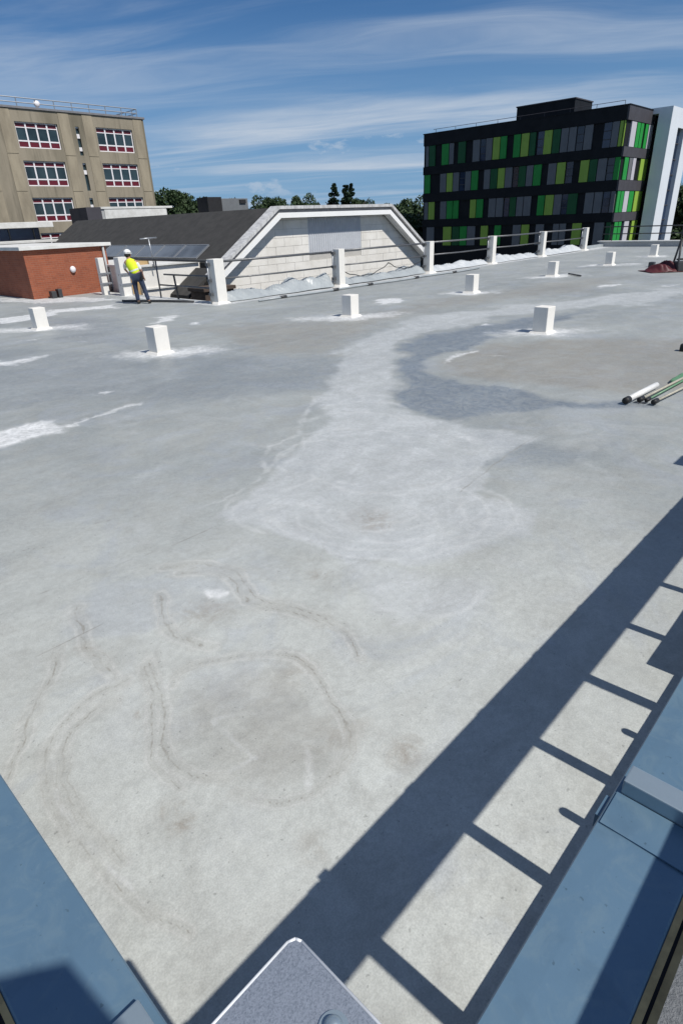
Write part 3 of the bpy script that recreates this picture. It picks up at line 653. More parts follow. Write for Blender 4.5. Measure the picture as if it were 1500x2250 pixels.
for i in range(5):
    a, b_ = POSTS[i][0]+.35, POSTS[i+1][0]-.35
    nx, ny = 220, 24; vs = []; rnd = random.Random(40+i)
    ph = [rnd.uniform(0, 6.28) for _ in range(8)]
    for k in range(nx):
        x = a+(b_-a)*k/(nx-1); u = x-a
        top = (.25, .22, .17, .20, .26)[i] + .06*math.sin(u*1.1+ph[0]) + .06*math.sin(u*2.7+ph[1]) + .03*math.sin(u*6.1+ph[2])
        if i == 0: top += .12*(u/(b_-a))
        top = max(top, .175)
        for j in range(ny):
            v = j/(ny-1)
            y = 17.60+.85*v+.05*math.sin(u*3+ph[3]+v*4)
            prof = math.sin(min(v/.55, 1)*math.pi/2)**1.3 if v < .55 else math.cos((v-.55)/.45*math.pi/2)*.9+.1
            z = .015+(top-.01)*prof + .035*math.sin(u*7.3+v*5+ph[4])*prof + .03*abs(math.sin(u*11+v*9+ph[5]+2*math.sin(u*2.3+v*3)))*prof + .022*abs(math.sin(u*23-v*13+ph[6]+1.5*math.sin(u*5)))*prof
            vs.append((x, y, max(z, .012) if y < 17.9 else max(z, .18 if y < 18.28 else -.3)))
    fs = [(k*ny+j, (k+1)*ny+j, (k+1)*ny+j+1, k*ny+j+1) for k in range(nx-1) for j in range(ny-1)]
    me = bpy.data.meshes.new('plastic_sheet'); me.from_pydata(vs, [], fs)
    s = obj('plastic_sheet', me, 'sheet_grey' if i < 2 else 'sheet_white', None, True)
    md = s.modifiers.new('thick', 'SOLIDIFY'); md.thickness = .006
    tag(s, SLAB[i], 'sheeting', 'sheeting along the upstand')
for i, (x0, x1, zt, sag) in enumerate(((18.9, 22.1, .62, .38), (22.1, 24.6, .62, .30))):
    pts = [(x0+(x1-x0)*k/20, 17.9, zt-sag*(1-(2*k/20-1)**2)+.02*math.sin(k*1.3)) for k in range(21)]
    tag(obj('hanging_cable', tube(B(), pts, .018, 8), 'dark_tube', None, True), 'dark cable hanging in a loop before the gable wall between two posts', 'cable', 'cables hanging in the second bay')
# long pipe with couplers on the deck
pts = [G(560, 661, .03), G(590, 659, .03), G(760, 640, .03), G(930, 615, .03), G(1010, 602, .03)]
lp = thing('deck_pipe', 'long grey pipe with dark couplers lying on the deck before the tall posts', 'pipe', (0, 0, 0))
a, b_ = Vector((13.6, 16.7, .03)), Vector((27.5, 16.5, .03))
obj('pipe', tube(B(), [a+(b_-a)*k/12+Vector((0, .06*math.sin(k*1.7), 0)) for k in range(13)], .035, 8), 'sheet_grey', lp, True)
for k in (1, 3.2, 5, 7.6, 10): 
    c = a+(b_-a)*k/12+Vector((0, .06*math.sin(k*1.7), 0)); obj('coupler', tube(B(), [c-Vector((.14, 0, 0)), c+Vector((.14, 0, 0))], .055, 10), 'dark_tube', lp, True)
tag(obj('loose_tube', tube(B(), [(11.2, 21.6, .04), (12.0, 19.9, .04), (12.35, 18.75, .04)], .04, 8), 'dark_tube', None, True), 'dark tube lying on the deck at the worker\'s feet', 'tube')
tag(obj('loose_tube', tube(B(), [(25.85, 11.3, .03), (25.1, 10.45, .03)], .03, 8), 'dark_tube', None, True), 'short dark tube beside a white stub', 'tube')

# bundle of long handles on the deck at the right
def pole(label, p, q, r, mat, capmat, caplen=.09, capr=1.5):
    p = Vector(p); q = Vector(q); d = (q-p).normalized()
    t_ = thing('tool_pole', label, 'pole', tuple(p), 0, 'poles lying on the deck')
    obj('tube', tube(B(), [(0, 0, 0), tuple(q-p)], r, 12), mat, t_, True)
    obj('end_cap', tube(B(), [tuple(-d*caplen), tuple(-d*caplen*.6), tuple(d*caplen*.4)], r*capr, 12), capmat, t_, True)
pole('thick white tube with a black end lying on the deck', G(1378, 878, .045), G(1441, 846, .045), .042, 'rod_white', 'black_rubber', .08, 1.1)
pole('thin tan pole with a black end lying beside the white tube', G(1409, 876, .035), G(1560, 800, .035), .018, 'rod_tan', 'black_rubber', .08, 2.0)
pole('green pole with a black end lying among the tan poles', G(1424, 877, .035), G(1580, 792, .035), .015, 'rod_green', 'black_rubber', .08, 1.8)
pole('thin tan pole with a black end, outermost of the bundle', G(1440, 881, .035), G(1590, 808, .035), .018, 'rod_tan', 'black_rubber', .08, 2.0)
bm = B(); q = [G(1470, 836, .02), G(1530, 802, .02), G(1545, 806, .02), G(1476, 845, .02)]
n_ = 12; vs = []
for a_ in range(n_):
    for c_ in range(n_):
        u, v = a_/(n_-1), c_/(n_-1); pp = q[0].lerp(q[1], u).lerp(q[3].lerp(q[2], u), v); pp.z = .012+.02*abs(math.sin(a_*1.3+c_*.7)); vs.append(pp)
me = bpy.data.meshes.new('green_netting'); me.from_pydata([tuple(v) for v in vs], [], [(i*n_+j, (i+1)*n_+j, (i+1)*n_+j+1, i*n_+j+1) for i in range(n_-1) for j in range(n_-1)])
s = obj('green_netting', me, 'rod_green', None, True); s.modifiers.new('t', 'SOLIDIFY').thickness = .004; tag(s, 'strip of green netting under the poles on the deck', 'netting')

# red sheet heap + dark trestle far right
c0 = G(1466, 597); nx, ny = 46, 30; vs = []
for i in range(nx):
    for j in range(ny):
        u, v = i/(nx-1)*2-1, j/(ny-1)*2-1
        h = max(0, 1-(u*u+v*v))**.8*.34*(.30+.70*abs(math.sin(u*5+1+v*2))*abs(math.cos(v*4+u*4))) + .09*abs(math.sin(u*13+v*9+2*math.sin(v*5)))*max(0, 1-(u*u+v*v))
        ang = YAW-math.pi/2; lx, ly = u*.78, v*.6
        vs.append((c0.x+lx*math.cos(ang)-ly*math.sin(ang)+.25, c0.y+lx*math.sin(ang)+ly*math.cos(ang)+.25, .012+max(h, 0)))
me = bpy.data.meshes.new('tarpaulin'); me.from_pydata(vs, [], [(i*ny+j, (i+1)*ny+j, (i+1)*ny+j+1, i*ny+j+1) for i in range(nx-1) for j in range(ny-1)])
s = obj('tarpaulin', me, 'red_sheet', None, True); s.modifiers.new('t', 'SOLIDIFY').thickness = .01; tag(s, 'crumpled dark red tarpaulin heap on the deck under the trestle', 'tarpaulin')
c1 = G(1486, 596)
tr = thing('trestle', 'dark metal trestle standing over the red tarpaulin', 'trestle', (c1.x, c1.y, 0), YAW-math.pi/2)
for (x0, y0, x1, y1) in ((-.1, -.2, -.05, 0), (-.1, .3, -.05, .05), (1.2, -.25, .1, 0), (1.2, .3, .1, .05)):
    obj('leg', tube(B(), [(x0, y0, 0), (x1, y1, 1.15)], .04, 8), 'dark_tube', tr, True)
obj('crossbar', tube(B(), [(-.08, .02, 1.14), (.15, .02, 1.14)], .05, 8), 'dark_tube', tr, True)
obj('brace', tube(B(), [(-.09, .02, .45), (.75, .02, .47)], .035, 8), 'dark_tube', tr, True)
part('bin', 'dark_tube', tr, -.12, .5, -.2, .2, 0, .38, .03)
dk = G(1430, 586); s = part('body', 'dark_tube', None, dk.x-.12, dk.x+.14, dk.y-.12, dk.y+.12, -.02, .2, .04); s.name = 'weight_block'; tag(s, 'small dark block on the deck beside the red tarpaulin', 'block')
dk = G(1503, 770); s = part('body', 'black_rubber', None, dk.x-.08, dk.x+.08, dk.y-.08, dk.y+.08, -.02, .12, .03); s.name = 'weight_block'; tag(s, 'small black block alone on the brown-grey dried puddle', 'block')

# ------------------------------------------------------------------ the worker
def skin_obj(name, verts, edges, mat, parent, sub=2, root=0):
    me = bpy.data.meshes.new(name); me.from_pydata([v[:3] for v in verts], edges, []); me.materials.append(MATS[mat])
    o = bpy.data.objects.new(name, me); COL.objects.link(o); o.parent = parent
    sk = o.modifiers.new('skin', 'SKIN'); sk.use_smooth_shade = True
    if not me.skin_vertices: me.skin_vertices.new() if hasattr(me.skin_vertices, 'new') else None
    for i, v in enumerate(verts):
        r = v[3]; d = me.skin_vertices[0].data[i]; d.radius = (r, r) if not isinstance(r, tuple) else r; d.use_root = (i == root)
    sb = o.modifiers.new('sub', 'SUBSURF'); sb.levels = sub; sb.render_levels = sub
    return o
wp = G(312, 667)
WK = thing('person', 'person in yellow hi-vis vest, white helmet and dark jeans leaning towards the edge', 'person', (wp.x, wp.y, 0), YAW-math.pi/2)
# local x = to the right, y = away from the viewer
K = dict(pel=(-.02, 0, .93), waist=(-.06, .03, 1.08), chest=(-.14, .07, 1.30), neck=(-.20, .11, 1.46), head=(-.235, .14, 1.60),
         hl=(-.11, .0, .90), kl=(-.13, .03, .48), al=(-.10, -.02, .09), tl=(-.13, .14, .05), hr=(.08, .0, .90), kr=(.17, .04, .50), ar=(.27, -.03, .09), tr=(.28, .13, .05),
         sl=(-.34, .09, 1.38), el=(-.44, .20, 1.14), wl=(-.42, .40, 1.02), sr=(.03, .07, 1.36), er=(.16, .05, 1.10), wr=(.17, .16, .88))
names = list(K); rad = dict(pel=.15, waist=.135, chest=.165, neck=.06, head=.095, hl=.10, kl=.062, al=.045, tl=.04, hr=.10, kr=.062, ar=.045, tr=.04, sl=.065, el=.045, wl=.03, sr=.065, er=.045, wr=.03)
E_ = [('pel', 'waist'), ('waist', 'chest'), ('chest', 'neck'), ('neck', 'head'), ('pel', 'hl'), ('hl', 'kl'), ('kl', 'al'), ('al', 'tl'), ('pel', 'hr'), ('hr', 'kr'), ('kr', 'ar'), ('ar', 'tr'), ('chest', 'sl'), ('sl', 'el'), ('el', 'wl'), ('chest', 'sr'), ('sr', 'er'), ('er', 'wr')]
V_ = [(*K[n], rad[n]) for n in names]; EE = [(names.index(a), names.index(b)) for a, b in E_]
for w, side in (('wl', -1), ('wr', 1)):                 # hands: palm, four fingers, thumb
    base = Vector(K[w]); dirv = (Vector(K[w])-Vector(K['e'+w[1]])).normalized(); lat = dirv.cross(Vector((0, 0, 1))).normalized()
    V_.append((*(base+dirv*.06), .028)); pi = len(V_)-1; EE.append((names.index(w), pi))
    for f in range(4):
        b0 = base+dirv*.09+lat*(.024*(f-1.5)); V_.append((*b0, .010)); EE.append((pi, len(V_)-1))
        V_.append((*(b0+dirv*(.05+.012*(f in (1, 2)))-Vector((0, 0, .018))), .008)); EE.append((len(V_)-2, len(V_)-1))
    V_.append((*(base+dirv*.07+lat*.055*-side), .010)); EE.append((pi, len(V_)-1))
skin_obj('body', V_, EE, 'skin', WK)
def sub_skin(name, ns, es, mat, grow, extra=None):
    vs = [(*K[n], (rad[n]+grow)*(extra or {}).get(n, 1)) for n in ns]
    return skin_obj(name, vs, [(ns.index(a), ns.index(b)) for a, b in es], mat, WK)
sub_skin('jeans', ['pel', 'hl', 'kl', 'al', 'hr', 'kr', 'ar'], [('pel', 'hl'), ('hl', 'kl'), ('kl', 'al'), ('pel', 'hr'), ('hr', 'kr'), ('kr', 'ar')], 'denim', .018, dict(al=1.15, ar=1.15, pel=1.02))
sub_skin('sleeve', ['sl', 'el'], [('sl', 'el')], 'shirt', .016); sub_skin('sleeve', ['sr', 'er'], [('sr', 'er')], 'shirt', .016)
vest = sub_skin('vest', ['pel', 'waist', 'chest', 'neck', 'sl', 'sr'], [('pel', 'waist'), ('waist', 'chest'), ('chest', 'neck'), ('chest', 'sl'), ('chest', 'sr')], 'hivis', .034, dict(neck=.85, pel=1.02, sl=.92, sr=.92, chest=1.08))
def ring(c, rx, ry, h, tilt):
    bm = B(); n = 24; M = Matrix.Translation(c) @ Matrix.Rotation(tilt, 4, 'Y')
    for z in (-h, h):
        for k in range(n):
            a = 2*math.pi*k/n; bm.verts.new(M @ Vector((rx*math.cos(a), ry*math.sin(a), z)))
    bm.verts.ensure_lookup_table()
    for k in range(n): bm.faces.new([bm.verts[i] for i in (k, (k+1) % n, n+(k+1) % n, n+k)])
    return bm
rb = obj('reflective_band', ring((-.075, .035, 1.10), .188, .178, .025, -.28), 'silver_band', vest, True)
for (tx, ty) in ((K['tl'], K['al']), (K['tr'], K['ar'])):
    bm = B(); bmesh.ops.create_uvsphere(bm, u_segments=14, v_segments=8, radius=1, matrix=Matrix.Translation(((tx[0]+ty[0])/2, (tx[1]+ty[1])/2+.01, .05)) @ Matrix.Diagonal((.055, .15, .06, 1)))
    for v in bm.verts: v.co.z = max(v.co.z, .002)
    obj('boot', bm, 'boot', WK, True)
hd = Vector(K['head'])
bm = B(); bmesh.ops.create_uvsphere(bm, u_segments=20, v_segments=12, radius=1, matrix=Matrix.Translation(hd+Vector((0, .01, .055))) @ Matrix.Rotation(-.35, 4, 'X') @ Matrix.Diagonal((.128, .150, .125, 1)))
bmesh.ops.delete(bm, geom=[v for v in bm.verts if v.co.z < hd.z+.035], context='VERTS')
hel = obj('helmet', bm, 'helmet_white', WK, True); hel.modifiers.new('t', 'SOLIDIFY').thickness = .006
obj('helmet_brim', ring((hd.x, hd.y+.03, hd.z+.045), .145, .175, .008, 0), 'helmet_white', hel, True)
bm = B(); bmesh.ops.create_uvsphere(bm, u_segments=14, v_segments=8, radius=1, matrix=Matrix.Translation(hd+Vector((0, -.015, .0))) @ Matrix.Diagonal((.105, .11, .10, 1))); obj('hair', bm, 'hair_dark', WK, True)
bm = B(); bmesh.ops.create_cone(bm, cap_ends=True, segments=10, radius1=.022, radius2=.008, depth=.045, matrix=Matrix.Translation(hd+Vector((-.02, .125, -.03))) @ Matrix.Rotation(-math.pi/2, 4, 'X')); obj('nose', bm, 'skin', WK, True)
for s_ in (-1, 1):
    bm = B(); bmesh.ops.create_uvsphere(bm, u_segments=8, v_segments=6, radius=.012, matrix=Matrix.Translation(hd+Vector((s_*.035-.01, .10, 0)))); obj('eye', bm, 'helmet_white', WK, True)
    bm = B(); bmesh.ops.create_uvsphere(bm, u_segments=8, v_segments=6, radius=1, matrix=Matrix.Translation(hd+Vector((s_*.105, 0, -.01))) @ Matrix.Diagonal((.012, .022, .034, 1))); obj('ear', bm, 'skin', WK, True)
part('tool_pouch', 'black_rubber', WK, .10, .20, -.10, .04, .78, .98, .02)

# ------------------------------------------------------------------ hall with mansard gable
YG = 22.0
hall = thing('gabled_hall', 'cream block hall with flat-topped gable, white bargeboards and dark felt roof', 'building', (0, 0, 0))
RP = [(15.55, .53), (19.45, 3.03), (27.35, 3.03), (31.0, .60)]
def offset(path, d):
    out = []
    for i, p in enumerate(path):
        ds = []
        if i > 0: a = Vector(path[i])-Vector(path[i-1]); ds.append(a.normalized())
        if i < len(path)-1: a = Vector(path[i+1])-Vector(path[i]); ds.append(a.normalized())
        ns = [Vector((q.y, -q.x)) for q in ds]; n = ns[0] if len(ns) == 1 else (ns[0]+ns[1])/(1+ns[0].dot(ns[1]))
        out.append(tuple(Vector(p)+n*d))
    return out
def ribbon(path, d0, d1, y0, y1):
    A = offset(path, d0); C_ = offset(path, d1); bm = B()
    for i in range(len(path)-1):
        prism(bm, [A[i], A[i+1], C_[i+1], C_[i]], 1, y0, y1)
    return bm
obj('verge_coping', ribbon(RP, -.03, .10, YG-.10, YG+.45), 'coping_grey', hall)
obj('verge_recess', ribbon(RP, .101, .24, YG+.02, YG+.40), 'soffit_grey', hall)
obj('bargeboard', ribbon(RP, .241, .45, YG-.06, YG+.38), 'barge_white', hall)
slopeL = [(15.9, .70), (19.5, 2.98), (19.5, 2.86), (15.9, .58)]
def hall_roof(nm, poly, y0, y1): return obj(nm, prism(B(), poly, 1, y0, y1), 'roof_dark', hall)
hall_roof('roof_slope', [(16.25, .955), (19.45, 3.0), (19.45, 2.8), (16.25, .75)], YG+.44, 41.6)
hall_roof('roof_slope', [(30.3, 1.03), (27.35, 3.0), (27.35, 2.8), (30.3, .8)], YG+.44, 41.6)
hall_roof('roof_flat', [(19.452, 3.0), (27.348, 3.0), (27.348, 2.8), (19.452, 2.8)], YG+.44, 41.6)
hall_roof('roof_skirt', [(14.55, -.17), (16.0, .77), (16.0, .62), (14.55, -.30)], YG+.38, 23.75)
obj('far_gable', prism(B(), [(16.3, GROUND), (16.3, .8), (19.5, 2.8), (27.3, 2.8), (30.2, .85), (30.2, GROUND)], 1, 41.2, 41.5), 'mortar', hall)
obj('side_wall', bx(B(), 16.5, 16.8, 22.9, 41.2, GROUND, .95), 'block_cream', hall)
obj('side_wall', bx(B(), 29.7, 30.0, 22.9, 41.2, GROUND, .95), 'block_cream', hall)
obj('gutter', bx(B(), 16.10, 16.26, 23.9, 41.5, .78, .90, .02), 'coping_white', hall)
WY = YG+.50
inner = offset(RP, .40)
wallp = [(15.25, -4.0), (15.25, .1), inner[0], inner[1], inner[2], inner[3], (31.3, .1), (31.3, -4.0)]
gw = obj('gable_wall', prism(B(), [(15.75, GROUND), (15.75, .33), inner[1], inner[2], (30.75, .33), (30.75, GROUND)], 1, WY+.012, WY+.35), 'mortar', hall)
def clip(poly, inside_f, inter):
    out = []
    for i in range(len(poly)):
        a, b_ = poly[i], poly[(i+1) % len(poly)]
        ia, ib = inside_f(a), inside_f(b_)
        if ia: out.append(a)
        if ia != ib: out.append(inter(a, b_))
    return out
def halfplane(p, q):
    (x1, z1), (x2, z2) = p, q
    f = lambda a: (x2-x1)*(a[1]-z1)-(z2-z1)*(a[0]-x1)
    return (lambda a: f(a) <= 1e-9), (lambda a, b: tuple(Vector(a)+(Vector(b)-Vector(a))*(f(a)/(f(a)-f(b)))))
planes = [halfplane(inner[0], inner[1]), halfplane(inner[1], inner[2]), halfplane(inner[2], inner[3])]
LOUV = (21.7, 25.5, .95, 2.56)
rnd = random.Random(3); row = 0; z = -2.2
full = {}
while z < 2.7:
    hgt = .36; x = 15.75 - (.55 if row % 2 else 0)
    while x < 30.75:
        x0, x1 = max(x, 15.75)+.006, min(x+1.1, 30.75)-.006
        cells = [(x0, x1)]
        if z+hgt > LOUV[2]+.02:
            cells = []
            if x0 < LOUV[0]: cells.append((x0, min(x1, LOUV[0]-.006)))
            if x1 > LOUV[1]: cells.append((max(x0, LOUV[1]+.006), x1))
        for (u0, u1) in cells:
            if u1-u0 < .05: continue
            poly = [(u0, z+.006), (u1, z+.006), (u1, z+hgt-.006), (u0, z+hgt-.006)]
            for fi, it in planes: 
                poly = clip(poly, fi, it) if len(poly) > 2 else []
            if len(poly) < 3: continue
            d = rnd.choice((0, .003, .006)); key = (len(poly) == 4 and u1-u0 > 1.08 and abs(poly[2][1]-poly[0][1]-(hgt-.012)) < 1e-6 and abs(poly[1][0]-poly[0][0]-1.088) < 1e-4)
            if key:
                if 'm' not in full:
                    bm = B(); prism(bm, [(0, 0), (1.088, 0), (1.088, hgt-.012), (0, hgt-.012)], 1, 0, .03); bmesh.ops.recalc_face_normals(bm, faces=bm.faces[:])
                    full['m'] = bpy.data.meshes.new('block'); bm.to_mesh(full['m']); bm.free(); full['m'].materials.append(MATS['block_cream'])
                o = obj('block', full['m'], None, gw); o.location = (u0, WY-.012-d, z+.006)
            else: obj('block', prism(B(), poly, 1, WY-.012-d, WY+.03), 'block_cream', gw)
        x += 1.1
    z += hgt; row += 1
lv = obj('louvre_panel', bx(B(), LOUV[0], LOUV[1], WY-.004, WY+.03, LOUV[2], LOUV[3]), 'louvre_grey', hall)
for k in range(24):
    x = LOUV[0]+.08+k*(LOUV[1]-LOUV[0]-.1)/24
    obj('rib', prism(B(), [(x, WY-.004), (x+.03, WY-.034), (x+.06, WY-.034), (x+.09, WY-.004)], 2, LOUV[2]+.02, LOUV[3]-.02), 'louvre_grey', lv)
# glazed dark panels on the lower slope
sv = Vector((19.45-16.25, 0, 3.0-.955)).normalized(); sn = Vector((-sv.z, 0, sv.x))
for k in range(5):
    y0 = 24.2+k*1.82
    t_ = thing('roof_panel', 'dark glazed panel in a thin pale frame on the lower felt slope', 'roof panel', (0, 0, 0), 0, 'row of dark panels on the hall roof')
    o0 = Vector((16.42, 0, 1.065))+sn*.05
    def quad(u0, u1, ya, yb, h0, h1):
        bm = B(); P4 = [o0+sv*u+Vector((0, yy, 0)) for u, yy in ((u0, ya), (u1, ya), (u1, yb), (u0, yb))]
        A = [bm.verts.new(p+sn*h0) for p in P4]; C_ = [bm.verts.new(p+sn*h1) for p in P4]
        bm.faces.new(A[::-1]); bm.faces.new(C_)
        for i in range(4): bm.faces.new((A[i], A[(i+1) % 4], C_[(i+1) % 4], C_[i]))
        return bm
    obj('pane', quad(.04, .90, y0+.04, y0+1.72, -.03, .03), 'glass_panel', t_)
    for (a, b_, c_, d_) in ((0, .04, y0, y0+1.76), (.90, .94, y0, y0+1.76), (.04, .90, y0, y0+.04), (.04, .90, y0+1.72, y0+1.76)):
        obj('frame', quad(a, b_, c_, d_, -.03, .045), 'galv_tube', t_)
# aerial in front
ae = thing('aerial', 'thin T-shaped metal aerial rising before the dark panels', 'aerial', (0, 0, 0)); ap = PL(338, 575, 1, 23.6)
obj('mast', tube(B(), [(ap.x, 23.6, .9), (ap.x-.07, 23.6, 2.02)], .025, 8), 'galv_tube', ae, True)
obj('crossbar', tube(B(), [(ap.x-.45, 23.6, 2.02), (ap.x+.3, 23.6, 2.04)], .03, 8), 'galv_tube', ae, True)

# cream annex below the panels, with a brown pier in front
an = thing('annex', 'low cream rendered annex beside the hall behind the return rail', 'building', (0, 0, 0))
obj('wall', bx(B(), 13.3, 16.45, 23.8, 30.0, GROUND, .98), 'block_cream', an)
obj('coping', bx(B(), 13.2, 16.2, 23.68, 30.1, .98, 1.06, .01), 'coping_white', an)
obj('ledge', bx(B(), 13.3, 15.9, 23.72, 23.798, .1, .16), 'coping_white', an)
pr = thing('brown_pier', 'brown boxed pier at the foot of the hall roof, behind the corner post', 'pier', (0, 0, 0))
obj('body', bx(B(), 14.55, 16.0, 21.2, 22.2, -3, .02, .02), 'brown_pier', pr)
obj('cap', bx(B(), 14.45, 16.05, 21.1, 22.25, .02, .16, .02), 'brown_pier', pr)
for z in (-.25, -.55): obj('slot', bx(B(), 15.55, 15.85, 21.185, 21.199, z-.07, z+.07), 'black_gap', pr)

# ------------------------------------------------------------------ brick block
bb = thing('brick_block', 'red brick rooftop block with pale coping and a round wall lamp', 'building', (0, 0, 0))
obj('wall', bx(B(), 9.9, 13.35, 26.35, 34.0, -.1, 1.80), 'brick_red', bb)
obj('coping', bx(B(), 9.74, 13.55, 26.2, 34.2, 1.80, 1.93, .012), 'coping_white', bb)
obj('downpipe', tube(B(), [(13.2, 26.29, -.1), (13.2, 26.29, 1.79)], .05, 10), 'wall_grey', bb, True)
lp_ = PL(161, 592, 1, 26.3)
bm = B(); bmesh.ops.create_uvsphere(bm, u_segments=16, v_segments=10, radius=1, matrix=Matrix.Translation((lp_.x, 26.31, lp_.z)) @ Matrix.Diagonal((.12, .09, .13, 1)))
obj('wall_lamp', bm, 'window_white', bb, True)
for (px, w, h) in ((118, .2, .26), (132, .16, .32), (236, .22, .26)):
    q = G(px, 654); q2 = PL(px, 650, 1, 26.05)
    s = part('body', 'dark_tube', None, q2.x-w/2, q2.x+w/2, 25.9, 26.2, -.02, h, .03); s.name = 'rubble_bag'; tag(s, 'small dark bag against the foot of the brick wall', 'bag', 'bags by the brick wall')
# ------------------------------------------------------------------ flat-roofed block behind the brick block
fb = thing('flat_block', 'flat-roofed block with white fascia over a dark window band, behind the bricks', 'building', (0, 0, 0))
obj('wall', bx(B(), 4, 17.6, 42.6, 46, GROUND, 2.02), 'wall_grey', fb)
obj('window_band', bx(B(), 4.1, 17.4, 42.7, 45.9, 2.02, 2.72), 'glass_blue', fb)
for k in range(9): obj('mullion', bx(B(), 5+k*1.5, 5.06+k*1.5, 42.64, 42.698, 2.02, 2.70), 'dark_tube', fb)
obj('fascia', bx(B(), 3.6, 18.0, 41.8, 46.5, 2.70, 3.02, .02), 'coping_white', fb)
obj('ledge', bx(B(), 3.6, 17.9, 41.2, 42.59, 1.85, 2.0, .02), 'coping_white', fb)
# low pale block and roof plant behind the hall
lb = thing('pale_block', 'low pale grey parapet block before the concrete building', 'building', (0, 0, 0))
obj('wall', bx(B(), 28.1, 34.7, 55.0, 60, GROUND, 4.05), 'wall_grey', lb); obj('coping', bx(B(), 28.0, 35.3, 54.9, 60.1, 4.05, 4.22, .01), 'coping_white', lb)
obj('side_box', bx(B(), 26.7, 28.05, 54.8, 58, GROUND, 4.2), 'cladding_grey', lb)
obj('front_panel', bx(B(), 28.4, 34.6, 54.93, 54.99, 3.0, 4.0), 'coping_white', lb)
rp = thing('plant_block', 'grey flat roof block with dark plant box beyond the hall ridge', 'building', (0, 0, 0))
obj('wall', bx(B(), 33, 42, 48, 54, GROUND, 3.3), 'wall_grey', rp); obj('plant_box', bx(B(), 34.4, 35.9, 47.9, 49.5, 3.3, 4.62, .03), 'black_gap', rp)
obj('plant_unit', bx(B(), 35.95, 38.9, 48.0, 50.0, 3.3, 4.50, .03), 'plant_grey', rp); obj('vent', bx(B(), 37.9, 38.6, 47.9, 47.99, 4.1, 4.4), 'black_gap', rp)

# ------------------------------------------------------------------ concrete office building
YC = 70.0
cb = thing('concrete_building', 'weathered concrete office building with white framed windows and dark red spandrels', 'building', (0, 0, 0))
WX = [(11.9, 16.15), (20.25, 24.5), (28.6, 32.85), (37.0, 41.25)]
WZ = [(10.05, 12.28), (6.70, 8.95), (3.40, 5.65), (.1, 2.35)]
holes = [(a, b_, c_, d_) for a, b_ in WX for c_, d_ in WZ]
slot = [(34.72, 35.10, z0, z0+2.6) for z0 in (9.6, 6.3, 3.0)]
slot2 = [(26.3, 26.68, z0, z0+2.6) for z0 in (9.6, 6.3, 3.0)]
obj('wall', wall_holes(1, YC, .45, 8.0, 42.85, GROUND, 13.35, holes+slot), 'concrete', cb)
obj('rear_wall', bx(B(), 8.0, 42.84, YC+.9, YC+14, GROUND, 13.2), 'concrete', cb)
obj('side_wall', bx(B(), 42.4, 42.85, YC+.451, YC+14, GROUND, 13.3), 'concrete', cb)
obj('roof_slab', bx(B(), 7.8, 43.0, YC-.12, YC+14, 13.35, 13.55, .02), 'soffit_grey', cb)
for a, b_ in WX:                                        # pale precast piers and spandrel panels, slightly proud
    for z0, z1 in ((9.55, 13.3), (6.25, 9.50), (2.95, 6.20), (-.4, 2.9)):
        obj('pier', bx(B(), a-1.35, a-.25, YC-.035, YC-.001, z0, z1), 'concrete_pale', cb)
        obj('pier', bx(B(), b_+.25, b_+1.35, YC-.035, YC-.001, z0, z1), 'concrete_pale', cb)
wproto = None
for a, b_ in WX:
    for z0, z1 in WZ:
        if wproto is None:
            w_ = b_-a; h_ = z1-z0
            wproto = bpy.data.objects.new('window', None); COL.objects.link(wproto); wproto.parent = cb; wproto.location = (a, YC+.18, z0)
            bm = B(); fr = .10
            for (x0, x1, c_, d_) in [(0, w_, 0, fr), (0, w_, h_-fr, h_), (0, fr, fr, h_-fr), (w_-fr, w_, fr, h_-fr), (fr, w_-fr, .56, .68), (fr, w_-fr, h_-.50, h_-.42)]:
                bx(bm, x0, x1, 0, .1, c_, d_)
            for k in (1, 2, 3): bx(bm, k*w_/4-.075, k*w_/4+.075, -.02, .099, fr, h_-fr)
            obj('frame', bm, 'window_white', wproto)
            for k in range(4):
                x0, x1 = k*w_/4+.08, (k+1)*w_/4-.08
                obj('pane', bx(B(), x0, x1, .05, .07, .66, h_-.46), 'glass_dark', wproto)
                obj('spandrel', bx(B(), x0, x1, .03, .07, .08, .58), 'spandrel_red', wproto)
                obj('spandrel', bx(B(), x0, x1, .04, .07, h_-.44, h_-.08), 'spandrel_red', wproto)
            wl = [wproto]
        else:
            o = copy_tree(wproto, cb); o.location = (a, YC+.18, z0)
for (a, b_, z0, z1) in slot:
    f = obj('slit_window', bx(B(), a-.001, b_+.001, YC+.25, YC+.30, z0, z1), 'glass_dark', cb)
    obj('vent_plate', bx(B(), a, b_, YC+.12, YC+.2, z0+1.55, z0+1.95), 'window_white', f); obj('vent_plate', bx(B(), a, b_, YC+.12, YC+.2, z0+2.45, z0+2.6), 'window_white', f)
    if z0 == 9.6: obj('vent_plate', bx(B(), a, b_, YC+.12, YC+.2, z0+.4, z0+.75), 'window_white', f)
cr_ = thing('roof_railing', 'grey tube safety railing along the concrete building\'s roof', 'railing', (0, 0, 0))
for z in (13.95, 14.35): obj('rail', tube(B(), [(8, YC+.5, z), (42.5, YC+.5, z), (42.5, YC+6, z)], .05, 6), 'galv_tube', cr_)
for k in range(19): obj('upright', tube(B(), [(9.0+k*1.86, YC+.5, 13.5), (9.0+k*1.86, YC+.5, 14.36)], .045, 6), 'galv_tube', cr_)
for k in range(4): obj('upright', tube(B(), [(42.5, YC+1.5+k*1.4, 13.5), (42.5, YC+1.5+k*1.4, 14.36)], .045, 6), 'galv_tube', cr_)
bm = B(); bmesh.ops.create_uvsphere(bm, u_segments=16, v_segments=10, radius=1, matrix=Matrix.Translation((31.5, YC+.6, 13.98)) @ Matrix.Diagonal((.32, .2, .3, 1)))
